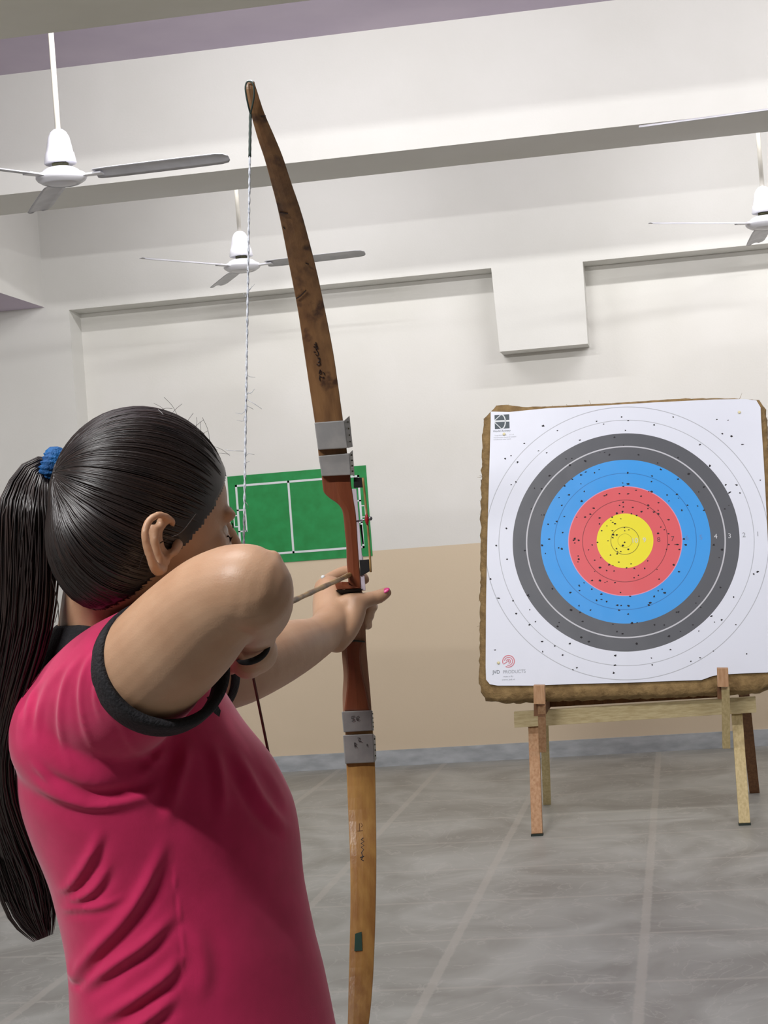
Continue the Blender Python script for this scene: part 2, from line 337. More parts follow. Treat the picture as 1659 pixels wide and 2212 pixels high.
for w, s_, j_ in ((-.012, .0, 0), (-.014, 1, .3), (-.035, 1.008, 1), (-.07, 1.01, 1), (-.10, 1.006, 1), (-.125, .99, 1), (-.135, .9, .5)):
    ring = []
    for i, p in enumerate(pts):
        jj = 1+.004*j_*math.sin(i*1.7+w*90)+.003*j_*rng.normal()
        if s_ == 0: ring.append(T(p[0]*.95, p[1]*.95, w))
        else: ring.append(T(p[0]*s_*jj, p[1]*s_*jj, w+.002*j_*rng.normal()))
    rings.append(ring)
b.loft(rings); b.build('coir_block', M['butt'], tgt, True)
b = MB()   # torn jute fringes on the rim
for k in range(46):
    i = int(rng.integers(len(pts))); p = pts[i]*1.0; d = _n(p)+rng.normal(0, .5, 2); L = rng.uniform(.006, .02)
    b.tube([T(*p, -.05), T(*(p+d*L*.5), -.045), T(*(p+d*L+rng.normal(0, .004, 2)), -.04)], [.0012, .0009, .0004], 4)
b.build('loose_fibres', M['butt'], tgt)['kind'] = 'stuff'
b = MB()   # rumpled sacking at lower right
for k in range(7):
    a = P(1585+k*11, 1470+((k*7) % 11), 7.60); c = P(1620+k*9, 1482-((k*5) % 13), 7.58); mdl = (a+c)/2+np.array([0, -.012, .012])
    b.tube(cr([a, mdl, c], 5), .012, 8)
b.build('sacking_fold', M['butt'], tgt, True)
# paper face: rings of flat faces by sampling (material by radius)
def facemat():
    m = bpy.data.materials.new('printed_target_paper'); m.use_nodes = True; N, L, B = nodes(m)
    tc = N.new('ShaderNodeUVMap'); tc.uv_map = 'UVMap'; ln = N.new('ShaderNodeVectorMath'); ln.operation = 'LENGTH'; L.new(tc.outputs[0], ln.inputs[0])
    r = ln.outputs['Value']; prev = None
    white, blk, blu, red, yel = lin(218, 222, 233), lin(80, 82, 88), lin(48, 150, 226), lin(216, 86, 92), lin(232, 220, 28)
    def less(v):
        n = N.new('ShaderNodeMath'); n.operation = 'LESS_THAN'; n.inputs[1].default_value = v; L.new(r, n.inputs[0]); return n.outputs[0]
    def mix(fac, a, c):
        n = N.new('ShaderNodeMixRGB'); L.new(fac, n.inputs[0])
        if isinstance(a, tuple): n.inputs[1].default_value = a
        else: L.new(a, n.inputs[1])
        n.inputs[2].default_value = c; return n.outputs[0]
    def band(cur, rad, w, c, k=1):
        s = N.new('ShaderNodeMath'); s.operation = 'SUBTRACT'; L.new(r, s.inputs[0]); s.inputs[1].default_value = rad
        a = N.new('ShaderNodeMath'); a.operation = 'ABSOLUTE'; L.new(s.outputs[0], a.inputs[0])
        l = N.new('ShaderNodeMath'); l.operation = 'LESS_THAN'; L.new(a.outputs[0], l.inputs[0]); l.inputs[1].default_value = w/2
        mu = N.new('ShaderNodeMath'); mu.operation = 'MULTIPLY'; L.new(l.outputs[0], mu.inputs[0]); mu.inputs[1].default_value = k
        return mix(mu.outputs[0], cur, c)
    R = .061
    c = mix(less(R*8), white, blk); c = mix(less(R*6), c, blu); c = mix(less(R*4), c, red); c = mix(less(R*2), c, yel)
    c = band(c, R*10, .0035, lin(130, 134, 140), .6); c = band(c, R*9, .003, lin(130, 134, 140), .6); c = band(c, R*7, .006, lin(205, 206, 212), .8)
    c = band(c, R*5, .003, lin(24, 92, 160), .7); c = band(c, R*3, .003, lin(110, 30, 36), .8); c = band(c, R*1, .003, lin(120, 110, 10), .9); c = band(c, R*.5, .002, lin(120, 110, 10), .6)
    c = band(c, R*4, .004, lin(240, 150, 170), .6)
    L.new(c, B.inputs['Base Color']); B.inputs['Roughness'].default_value = .38; B.inputs['Specular IOR Level'].default_value = .4
    n = N.new('ShaderNodeTexNoise'); n.inputs['Scale'].default_value = 5; n.inputs['Detail'].default_value = 2; L.new(tc.outputs[0], n.inputs['Vector'])
    bp = N.new('ShaderNodeBump'); bp.inputs['Strength'].default_value = .25; bp.inputs['Distance'].default_value = .02; L.new(n.outputs['Fac'], bp.inputs['Height']); L.new(bp.outputs[0], B.inputs['Normal'])
    return m
M['face'] = facemat(); M['print'] = mat('dark_print', lin(52, 66, 74), .5); M['print2'] = mat('grey_print', lin(150, 154, 162), .5); M['logored'] = mat('red_print', lin(214, 112, 124), .5)
M['hole'] = mat('arrow_hole', lin(42, 40, 44), .9); M['num_w'] = mat('white_number', lin(200, 202, 206), .5); M['num_d'] = mat('dark_number', lin(92, 40, 46), .5); M['num_b'] = mat('faint_number', lin(90, 130, 190), .5); M['num_g'] = mat('grey_number', lin(140, 144, 150), .5)
bm = bmesh.new(); uvl = bm.loops.layers.uv.new('UVMap')
pp = [np.array(onT(*p)) for p in dense(paper_px, 8)]
f1 = [bm.verts.new(T(p[0], p[1], 0)) for p in pp]; f2 = [bm.verts.new(T(p[0], p[1], -.002)) for p in pp]
fa = bm.faces.new(f1); fb = bm.faces.new(f2[::-1]); k = len(f1)
for i in range(k): bm.faces.new((f1[i], f1[(i+1) % k], f2[(i+1) % k], f2[i]))
uvd = {v: p for v, p in zip(f1+f2, pp+pp)}
for f in bm.faces:
    for l in f.loops: l[uvl].uv = uvd[l.vert]
bmesh.ops.recalc_face_normals(bm, faces=bm.faces)
me = bpy.data.meshes.new('paper_target'); bm.to_mesh(me); bm.free()
face = bpy.data.objects.new('paper_target', me); COL.objects.link(face); me.materials.append(M['face'])
tag(face, 'white archery target paper with black, blue, red and yellow rings, full of arrow holes', 'target')
holes = """396,182 478,209 697,155 737,172 837,132 875,153 857,207 1021,176 1128,132 604,262 292,280 373,323 417,333 218,349 254,386 219,512 246,496 193,757 137,852 197,930 102,1042 148,1148 229,1162 322,1213 247,1234 354,1279 321,1297 394,1391 462,1416 395,1447 508,1467 548,1402 129,1438 587,1537 565,1550 800,1524 804,1468 792,1567 1005,1484 1010,1522 1113,1437 1227,1502 1279,1482 1353,1445 1271,1332 1238,1298 1341,1249 1358,1282 1399,1270 1479,1297 1465,1142 1580,1013 1602,1000 1540,1460 1482,513 1422,513 1502,558 1332,406 1277,287 1515,286 1402,227 1453,241 1435,150 1373,146 1616,485 186,365
799,245 848,290 743,330 770,344 717,333 633,378 559,364 549,402 434,461 349,531 390,534 332,647 390,681 403,681 295,881 314,1133 319,1140 449,1096 488,1283 480,1305 554,1214 606,1228 620,1279 611,1368 655,1391 790,1295 811,1335 843,1348 923,1403 1022,1298 1077,1298 1105,1361 1168,1334 1146,1226 1157,1226 1281,1200 1272,1137 1391,1087 1384,920 1403,877 1357,850 1271,553 1299,525 1215,450 1155,360 1040,390 933,344 897,1287 925,1285 1416,648 1440,628 527,366 1255,1175
560,480 519,520 610,457 637,440 610,507 712,427 686,444 873,444 843,503 874,508 1008,463 1005,494 1058,427 1155,480 543,568 487,584 628,549 614,603 502,628 516,690 476,717 464,731 426,733 507,780 432,817 391,851 484,866 503,869 411,898 1091,570 1103,603 1147,565 1157,587 1208,627 1263,632 1175,655 1301,655 1187,817 1197,849 1159,1000 1066,1098 1043,1107 1078,1119 1020,1138 996,1174 991,1187 876,1190 835,1190 813,1187 824,1215 874,1237 755,1167 725,1155 698,1160 664,1215 600,1077 602,1105 627,1062 670,1096 723,1125 550,1115 885,1137 600,1190
850,520 919,543 947,577 876,562 825,562 743,573 755,568 990,549 1008,551 847,611 826,628 848,637 900,638 843,663 808,673 893,675 950,663 922,684 989,627 985,645 1020,665 1044,613 1043,655 1044,675 683,643 662,677 632,694 586,694 711,698 714,731 1101,709 1058,749 1078,763 1101,787 1042,785 1102,847 1138,847 1151,847 1162,875 1088,875 984,938 568,823 597,823 575,813 574,838 673,850 652,877 595,912 597,930 592,944 688,935 720,921 716,977 754,993 687,998 795,995 673,1048 717,1050 745,1060 756,1055 801,1060 833,1117 933,1020 910,982 908,1033 1048,1041 1130,961 968,981 1036,987
834,703 784,694 778,711 788,724 755,743 800,731 726,770 787,770 855,770 854,752 793,792 811,794 789,808 762,826 703,835 876,874 810,870 833,887 817,887 813,900 776,906 822,945 856,835 845,852 768,960 790,965 867,977 891,955 878,765"""
b = MB()
for s_ in holes.split():
    zx, zy = map(float, s_.split(',')); u, v = onT(1020+zx/2.596, 850+zy/2.596); r0 = rng.uniform(.0030, .0056)
    ns = 7; b.add([T(u+r0*(1+.35*rng.normal())*math.cos(2*PI*i/ns), v+.8*r0*(1+.3*rng.normal())*math.sin(2*PI*i/ns), .0006) for i in range(ns)], [tuple(range(ns))])
b.build('arrow_holes', M['hole'], face)['kind'] = 'stuff'
face.children[0]['label'] = 'small dark arrow holes'
def ttext(s, px, py, size, mt, name='printed_text', center=True, w=.0008, sx=1):
    cu = bpy.data.curves.new('t', 'FONT'); cu.body = s; cu.size = size; cu.align_x = 'CENTER' if center else 'LEFT'; cu.align_y = 'CENTER'
    to = bpy.data.objects.new('t', cu); COL.objects.link(to); dg = bpy.context.evaluated_depsgraph_get(); me_ = bpy.data.meshes.new_from_object(to.evaluated_get(dg)); bpy.data.objects.remove(to)
    u, v = onT(px, py); co = getco(me_)
    setco(me_, np.array([T(u+c_[0]*sx, v+c_[1], w) for c_ in co])); me_.materials.clear(); me_.materials.append(mt); me_.name = name
    return link(bpy.data.objects.new(name, me_), face)
for s_, x_, y_, mt in (('10', 1371, 1168, 'num_w'), ('9', 1392, 1167, 'num_w'), ('8', 1423, 1166, 'num_d'), ('7', 1453, 1164, 'num_d'), ('6', 1484, 1162, 'num_b'), ('5', 1514, 1161, 'num_b'), ('4', 1546, 1159, 'num_w'), ('3', 1576, 1158, 'num_w'), ('2', 1607, 1156, 'num_g'), ('1', 1637, 1154, 'num_g')):
    ttext(s_, x_, y_, .030, M[mt], 'ring_number')
ttext('World Archery', 1084, 931, .0125, M['print'])
ttext('Target face 122 cm      2 0 1 4', 1089, 940, .007, M['print2']); ttext('World Archery licence for outdoor', 1091, 944.5, .007, M['print2']); ttext('manufactured under licence', 1085, 949, .007, M['print2'])
ttext('JVD', 1072, 1452, .022, M['print'], sx=.9); ttext('PRODUCTS', 1111, 1451, .020, M['print2'], sx=.95)
ttext('Made in EU', 1098, 1461.5, .009, M['print2']); ttext('www.jvd.nl', 1098, 1468, .009, M['print2'], sx=1.4)
# archery emblem: dark square split by bow, string and arrow
b = MB(); u0, v0 = onT(1084.5, 911); s_ = .033
b.add([T(u0-s_, v0-s_, .0006), T(u0+s_, v0-s_, .0006), T(u0+s_, v0+s_, .0006), T(u0-s_, v0+s_, .0006)], [(0, 1, 2, 3)], 0)
def strip(pts_, w_, m_):
    for i in range(len(pts_)-1):
        a = np.array(pts_[i]); c = np.array(pts_[i+1]); t_ = _n(c-a); nn = np.array([-t_[1], t_[0]])*w_/2
        b.add([T(*(a-nn), .0012), T(*(c-nn), .0012), T(*(c+nn), .0012), T(*(a+nn), .0012)], [(0, 1, 2, 3)], m_)
strip([(u0-s_, v0+.004), (u0+s_, v0+.002)], .008, 1)
strip([(u0-s_, v0+.008), (u0-.002, v0+s_+.002)], .0035, 1); strip([(u0-s_, v0-.002), (u0-.004, v0-s_)], .0035, 1)
strip([(u0-.002+.017*math.sin(a)*1.0, v0+s_*math.cos(a)) for a in np.linspace(0, PI, 12)], .005, 1)
b.build('archery_emblem', [M['print'], M['line']], face)
b = MB(); u0, v0 = onT(1098.5, 1428.5)
def arcs(r, a0, a1, w_): strip([(u0+r*math.cos(R_(a)), v0+r*math.sin(R_(a))) for a in np.linspace(a0, a1, 22)], w_, 0)
arcs(.0255, -120, 200, .0035); arcs(.0175, -110, 170, .003); arcs(.009, -90, 170, .003); arcs(.003, 0, 360, .003)
strip([(u0-.022, v0-.012), (u0-.006, v0-.002)], .003, 0)
b.build('maker_logo', M['logored'], face)
b = MB(); u, v = onT(1443+0, 1064); 
for (hx, hy) in ((1576, 1064),):
    u, v = onT(hx, hy); b.ell(T(u, v, .001), (.008, .003, .001), [_n(ux+uy*.6), _n(uy-ux*.6), un], 10, 6)
b.build('torn_spot', M['hole'], face)
M['pin'] = mat('cream_pin', lin(226, 216, 170), .5)
for lab, (hx, hy) in (('cream push pin below the printed emblem at top left of the target paper', (1089, 938)), ('cream push pin at lower left of the target paper beside the red logo', (1077, 1432)), ('cream push pin at the upper right corner of the target paper', (1597, 891))):
    u, v = onT(hx, hy); b = MB(); b.ell(T(u, v, .004), (.0065, .0065, .004), [ux, uy, un], 12, 8); b.tube([T(u, v, .002), T(u, v, -.01)], .001, 6)
    tag(b.build('push_pin', M['pin'], None, True), lab, 'pin', 'push pins in the target paper')

# ------------------------------------------------------------------ wooden stand
st = thing('target_stand', 'low wooden trestle stand with splayed legs carrying the archery target', 'stand', ((onZ(1162, 1808)+onZ(1622, 1714))/2))
def bar(name, a, c, wx, wt, mt, up=(0, 0, 1), tilt=None):
    """rectangular timber from a to c: wx along X-ish, wt across"""
    a = np.array(a, float); c = np.array(c, float); t = _n(c-a); sx = np.array([1., 0, 0]); sx = _n(sx-sx.dot(t)*t); sy = np.cross(t, sx)
    V = []
    for p in (a, c):
        for i, j in ((-1, -1), (1, -1), (1, 1), (-1, 1)): V.append(p+sx*i*wx/2+sy*j*wt/2)
    b = MB(); b.hexa(V); return b.build(name, mt, st, bevel=.0015)
def G(px, py, dz=0): p = onZ(px, py); p[2] += dz; return p
# left end
zc_ = .025
a = G(1160, 1806); bar('leg', a+np.array([0, .015, .002]), onY(1153, 1570, 7.80), .046, .03, M['stand_o'])
a = G(1182, 1737); bar('leg', a+np.array([0, 0, .002]), onY(1174, 1513, 7.84), .036, .03, M['stand_p'])
a = G(1609, 1783); bar('leg', a+np.array([0, .015, .002]), onY(1592, 1545, 7.80), .046, .03, M['stand_p'])
a = G(1630, 1712); bar('leg', a+np.array([0, 0, .002]), onY(1607, 1497, 7.88), .046, .03, M['stand_d'])
for px, py in ((1160, 1806), (1609, 1783)):
    a = G(px, py); b = MB(); b.box((a[0]-.025, a[1]-.004, 0), (a[0]+.025, a[1]+.034, .008)); b.build('foot_cap', M['rubber'], st)
# cross bar
q1, q2, q3, q4 = onY(1110, 1538, 7.76), onY(1632, 1505, 7.76), onY(1634, 1539, 7.76), onY(1111, 1572, 7.76)
b = MB(); dv = np.array([0, .03, 0]); b.hexa([q4, q3, q2, q1, q4+dv, q3+dv, q2+dv, q1+dv]); b.build('cross_bar', M['stand_y'], st, bevel=.001)
b = MB(); q = [onY(1180, 1528, 7.86), onY(1560, 1506, 7.86), onY(1560, 1480, 7.86), onY(1180, 1500, 7.86)]; dv = np.array([0, .03, 0]); b.hexa([*q, *[k+dv for k in q]]); b.build('rear_rail', M['stand_d'], st)
# holders gripping the lower edge of the butt
for (x_, y0_, y1_, low) in ((1165, 1481, 1521, (1172, 1622)), (1562, 1444, 1484, (1569, 1614))):
    w_ = 12; b = MB()
    q = [onY(x_-w_, y1_, 7.50), onY(x_+w_, y1_, 7.50), onY(x_+w_-1, y0_, 7.50), onY(x_-w_-1, y0_, 7.50)]; dv = np.array([0, .05, 0])
    b.hexa([*q, *[k+dv for k in q]]); b.build('lip_block', M['stand_o'], st, bevel=.001)
    b = MB(); q = [onY(x_-w_, y1_+26, 7.56), onY(x_+w_, y1_+26, 7.56), onY(x_+w_, y1_-1, 7.56), onY(x_-w_, y1_-1, 7.56)]; dv = np.array([0, .40, 0]); b.hexa([*q, *[k+dv for k in q]]); b.build('support_arm', M['stand_d'], st)
    bar('strut', onY(x_+5, y1_+2, 7.545), onY(low[0], low[1], 7.70), .033, .022, M['stand_p'] if x_ > 1300 else M['stand_o'])

# ------------------------------------------------------------------ bow
bow = thing('bow', 'bamboo archery bow with metal brackets and brown wooden grip, drawn by the archer', 'bow', P(772, 1330, 2.5))
def slab(name, rows, mt, thick=.014, parent=None, nf=4, off=0, sub=4, curve=.0015):
    """rows: (y, xl, xr, d) in view; face toward archer, thickness away"""
    rr = cr([(xl, y, xr, yr, d) for y, xl, xr, yr, d in [(r if len(r) == 5 else (r[0], r[1], r[2], r[0]-.07*(r[2]-r[1]), r[3])) for r in rows]], sub)
    b = MB(); rings = []
    for xl, y, xr, yr, d in rr:
        A = P(xl, y, d+off); B_ = P(xr, yr, d+off); ray_ = _n((A+B_)/2-CP); ring = []
        for s_ in np.linspace(0, 1, 5): ring.append(A+(B_-A)*s_-ray_*curve*(1-(2*s_-1)**2))
        for s_ in np.linspace(1, 0, 5): ring.append(A+(B_-A)*s_+ray_*thick)
        rings.append(ring)
    b.loft(rings); return b.build(name, mt, parent or bow, bevel=.001), b
upper = [(178, 531, 549, 2.215), (200, 532, 556, 2.215), (246, 542, 571, 2.22), (300, 557, 594, 2.24), (342, 571, 611, 2.26), (400, 587, 630, 2.29), (469, 604, 653, 2.33), (580, 626, 682, 2.385), (668, 643, 701, 2.42), (760, 657, 719, 2.445), (840, 669, 731, 2.46), (920, 681, 742, 2.47), (1000, 690, 752, 2.475)]
slab('upper_limb', upper, M['bamboo'], .013)
lower = [(1560, 745, 804, 2.475), (1650, 748, 810, 2.47), (1750, 752, 812, 2.455), (1850, 756, 813, 2.43), (1950, 757, 812, 2.41), (2050, 755, 809, 2.39), (2130, 753, 805, 2.37), (2212, 751, 797, 2.34), (2300, 746, 780, 2.31), (2400, 738, 758, 2.28), (2440, 736, 748, 2.27)]
slab('lower_limb', lower, M['bamboo2'], .013)
# riser: outline extruded in depth
def outline(name, left, right, mt, d, depth, parent=None, bev=.002):
    L_ = cr(left, 4); R__ = cr(right, 4); n_ = max(len(L_), len(R__))
    def rs(a): t = np.linspace(0, len(a)-1, n_); return np.stack([np.interp(t, np.arange(len(a)), a[:, i]) for i in range(2)], 1)
    L_ = rs(L_); R__ = rs(R__); b = MB(); rings = []; rd = _n(ray(*L_[n_//2]))
    for i in range(n_):
        A = P(*L_[i], d); B_ = P(*R__[i], d); rings.append([A, (A+B_)/2-rd*.001, B_, B_+rd*depth, (A+B_)/2+rd*depth, A+rd*depth])
    b.loft(rings); return b.build(name, mt, parent or bow, bevel=bev)
ris = outline('riser', [(692, 1000), (695, 1030), (697, 1050), (700, 1064), (712, 1076), (728, 1087), (738, 1100), (742, 1118), (745, 1150), (748, 1180), (749, 1215), (752, 1250), (753, 1274)], [(752, 1000), (757, 1028), (759, 1050), (762, 1065), (765, 1085), (768, 1102), (770, 1120), (772, 1150), (773, 1170), (775, 1200), (777, 1230), (779, 1255), (780, 1271)], M['riser'], 2.478, .034)
outline('arrow_shelf', [(722, 1256), (724, 1264), (728, 1274)], [(754, 1257), (756, 1264), (780, 1271)], M['riser'], 2.465, .03, bev=.001)
b = MB(); b.hexa([P(725, 1275, 2.46), P(783, 1272, 2.46), P(776, 1282, 2.47), P(736, 1284, 2.47), P(725, 1275, 2.5), P(783, 1272, 2.5), P(776, 1282, 2.5), P(736, 1284, 2.5)]); b.build('grip_pad', M['foam'], bow)
outline('grip', [(745, 1270), (748, 1300), (752, 1340), (745, 1385), (738, 1392), (739, 1420), (742, 1460), (740, 1500), (741, 1545)], [(780, 1270), (788, 1300), (789, 1340), (790, 1370), (791, 1390), (793, 1420), (797, 1465), (801, 1510), (803, 1545)], M['rawside'], 2.49, .03)
outline('grip_core', [(752, 1384), (747, 1400), (748, 1425), (751, 1460), (748, 1500), (743, 1536)], [(788, 1384), (780, 1400), (779, 1425), (784, 1460), (793, 1500), (799, 1535)], M['riser'], 2.486, .012)
b = MB(); b.tube([P(744, 1389, 2.484), P(765, 1384, 2.482), P(788, 1386, 2.484)], .0012, 8); b.build('grip_cord', M['rubber'], bow, True)
# metal sleeves with side plates
def sleeve(name, q, side, d, depth=.026):
    b = MB(); rd = _n(ray(*q[0])); pts_ = [P(*k, d) for k in q]; b.hexa([*pts_, *[p+rd*depth for p in pts_]]); o_ = b.build(name, M['metal'], bow, bevel=.0012)
    b = MB(); A, B_, C_, D_ = q[1], side[0], side[1], q[2]
    f = [P(*A, d-.0005), P(*B_, d+.02), P(*C_, d+.02), P(*D_, d-.0005)]; dv = rd*.002
    b.hexa([*f, *[p+dv for p in f]])
    for k in range(4):
        t_ = .15+.22*k; A_ = np.array(A)*(1-t_)+np.array(D_)*t_; S_ = np.array(side[0])*(1-t_)+np.array(side[1])*t_; c_ = P(*(A_*.4+S_*.6), d+.010)-rd*.002
        b.ell(c_, (.0010, .0008, .0013), np.eye(3), 8, 6, 1)
    b.build('side_plate', [M['metal'], M['dark']], o_)
    return o_
sleeve('metal_sleeve', [(679, 913), (744, 908), (751, 968), (687, 972)], [(755, 898), (762, 965)], 2.462)
sleeve('metal_sleeve', [(688, 985), (755, 979), (758, 1026), (695, 1029)], [(762, 972), (766, 1029)], 2.466)
sl1 = sleeve('metal_sleeve', [(738, 1537), (803, 1534), (805, 1578), (742, 1582)], [(805, 1536), (808, 1578)], 2.466)
sl2 = sleeve('metal_sleeve', [(741, 1588), (806, 1585), (809, 1647), (745, 1650)], [(811, 1590), (813, 1640)], 2.462)
# sight: foam blocks, cane strip, pin and bead; lilac tape on the riser's edge
def quad(name, q, mt, d, depth, parent=bow, bev=.0008):
    b = MB(); rd = _n(ray(*q[0])); pts_ = [P(*k, d) for k in q]; b.hexa([*pts_, *[p+rd*depth for p in pts_]]); return b.build(name, mt, parent, bevel=bev)
quad('tape_strip', [(760, 1056), (770, 1056), (783, 1210), (775, 1210)], M['tape'], 2.479, .03)
quad('tape_strip', [(776, 1200), (784, 1200), (790, 1276), (780, 1276)], M['tape'], 2.480, .03)
quad('foam_block', [(764, 1031), (786, 1032), (785, 1053), (764, 1054)], M['foam'], 2.478, .025)
quad('foam_block', [(776, 1210), (797, 1208), (799, 1234), (779, 1245)], M['foam'], 2.478, .025)
quad('rubber_strip', [(777, 1134), (782, 1133), (786, 1175), (783, 1176)], M['foam'], 2.488, .006, bev=0)
b = MB(); b.tube(cr([P(784, 1032, 2.475), P(789, 1080, 2.475), P(793, 1120, 2.475), P(797, 1170, 2.475), P(801, 1236, 2.475)], 5), .0016, 8); b.build('sight_strip', M['cane'], bow, True)
b = MB(); b.tube([P(768, 1126, 2.48), P(797, 1121, 2.47)], .0011, 8); b.ell(P(800, 1120, 2.47), (.003, .003, .003), np.eye(3), 12, 8); b.build('sight_pin', M['steel'], bow, True)
b = MB(); b.ell(P(792.5, 1122, 2.471), (.0028, .0028, .0082), np.eye(3), 12, 10); b.build('sight_bead', M['red'], bow, True)
# string in two halves meeting at the nock
nock = P(524, 1348, 1.935)
tip = P(541, 246, 2.212)
b = MB(); k = 40
for side in (0, 1):   # twisted pair
    pts_ = []
    for i in range(161):
        t_ = i/160; p = tip*(1-t_)+nock*t_; a = t_*150+side*PI; pts_.append(p+np.array([math.cos(a), math.sin(a), 0])*.0007)
    b.tube(pts_, .0009, 5)
for k in range(26):   # frayed fibres
    t_ = rng.uniform(.1, .93); p = tip*(1-t_)+nock*t_; d = rng.normal(0, 1, 3)*np.array([1, .3, .8]); b.tube([p, p+d*.004, p+d*.007+rng.normal(0, .002, 3)], [.0004, .0003, .0002], 4)
b.build('string', M['string'], bow, True)
b = MB(); b.tube([tip*(1-t_)+nock*t_ for t_ in np.linspace(0, .095, 12)], [.0017+.0003*(i % 2) for i in range(12)], 8)
b.tube(cr([tip, P(535, 222, 2.205), P(530, 192, 2.205), P(534, 177, 2.21), P(546, 180, 2.205), P(549, 205, 2.205), P(543, 238, 2.208), tip], 4), .0011, 6); b.build('string_serving', M['serving'], bow, True)
lt = P(741, 2425, 2.272); b = MB(); b.tube([nock*(1-t_)+lt*t_ for t_ in np.linspace(0, 1, 30)], .0016, 7)
b.build('string', M['lstring'], bow, True)
b = MB(); b.ell(P(541, 180, 2.222), (.0055, .005, .0045), np.eye(3), 14, 10); b.build('tip_cap', M['line'], bow, True)
# hand writing: ink strokes on limb and sleeves
def ink(name, strokes, d, r, mt, parent=bow):
    b = MB()
    for s_ in strokes:
        if len(s_) == 1: s_ = [s_[0], (s_[0][0]+.6, s_[0][1]+.6)]
        b.tube([P(*p, d(p[1]) if callable(d) else d) for p in s_], r, 5)
    return b.build(name, mt, parent)
dU = lambda y: float(np.interp(y, [r[0] for r in upper], [r[3] for r in upper]))-.0015
dL = lambda y: float(np.interp(y, [r[0] for r in lower], [r[3] for r in lower]))-.0015
o1 = lambda zx, zy: (660+zx/11.06, 720+zy/11.06)
S1 = [[(190, 320), (240, 325), (300, 340)], [(205, 265), (275, 285)], [(245, 215), (250, 300), (290, 370)], [(300, 340), (240, 380), (280, 430)], [(195, 445), (240, 450)], [(285, 430), (310, 500), (270, 540), (240, 500)], [(285, 590), (330, 585), (340, 660), (290, 690)], [(265, 730), (295, 765), (350, 735), (345, 690)], [(345, 870), (320, 960), (370, 960), (375, 900), (345, 870)], [(430, 930), (445, 985)], [(325, 1010), (380, 1050), (440, 1070), (430, 1040)], [(330, 1060), (345, 1130)], [(340, 1020), (330, 1090)]]
ink('ink_writing', [[o1(*p) for p in s_] for s_ in S1], dU, .0007, M['ink'])
marks = [[(640, 645), (648, 640), (661, 627)], [(604, 459), (622, 461)], [(563, 251), (574, 250)], [(612, 490), (616, 495)], [(660, 568), (667, 571)]]
for mk in marks: ink('scratch', [mk], dU, .0008, M['ink'])
o2 = lambda zx, zy: (700+zx/2.569, 1350+zy/2.566)
ink('ink_writing', [[o2(*p) for p in s_] for s_ in [[(218, 1180), (206, 1190), (222, 1200), (205, 1212), (222, 1222), (206, 1232), (220, 1245), (208, 1262), (216, 1285), (206, 1300), (220, 1308)], [(200, 1290), (222, 1282)]]], dL, .0009, M['ink'])
ink('faded_writing', [[o2(*p) for p in s_] for s_ in [[(195, 1100), (196, 1145)], [(185, 1142), (215, 1140)], [(205, 1100), (215, 1110), (205, 1120)]]], dL, .0005, M['stand_d'])
b = MB(); q = [o2(168, 1808), o2(212, 1805), o2(208, 1700), o2(172, 1712)]; b.add([P(*p, dL(p[1])-.0012) for p in q], [(0, 1, 2, 3)]); b.build('green_mark', M['ginkgreen'], bow)
o3 = lambda zx, zy: (480+zx/3.95, 1150+zy/3.95)
ink('number_56', [[o3(*p) for p in s_] for s_ in [[(1130, 1568), (1106, 1570), (1104, 1590), (1124, 1590), (1128, 1605), (1106, 1612)], [(1168, 1566), (1148, 1580), (1145, 1600), (1160, 1608), (1170, 1596), (1148, 1592)]]], 2.4645, .00045, M['ink'], sl1)
ink('letter_mark', [[o3(*p) for p in s_] for s_ in [[(1128, 1795), (1132, 1835)], [(1128, 1795), (1142, 1800), (1130, 1815), (1148, 1832)], [(1155, 1755), (1175, 1752), (1160, 1780), (1190, 1785)], [(1236, 1805), (1236, 1825)]]], 2.4605, .0005, M['ink'], sl2)
# ------------------------------------------------------------------ arrow
ah = P(752, 1243, 2.47); ad = _n(ah-nock)
b = MB(); b.tube([nock+ad*t_ for t_ in np.linspace(-.008, .66, 30)], [.0034+.0003*math.sin(i*1.9) for i in range(30)], 12)
arr = b.build('arrow', M['arrow'], None, True); tag(arr, 'thin bamboo arrow nocked on the string and resting beside the bow grip', 'arrow')
b = MB(); tp = nock+ad*.66; b.tube([tp, tp+ad*.03], [.004, .0008], 10); b.build('arrow_point', M['steel'], arr, True)
for k in range(3):
    a = k*2*PI/3; s1 = _n(np.cross(ad, [0, 0, 1])); s2 = np.cross(s1, ad); dd = s1*math.cos(a)+s2*math.sin(a); e = np.cross(ad, dd)*.0004
    q = [nock+ad*.02+dd*.003, nock+ad*.03+dd*.012, nock+ad*.065+dd*.009, nock+ad*.08+dd*.003]; b = MB(); b.hexa([*[p-e for p in q], *[p+e for p in q]]); b.build('feather', M['hair2'], arr)

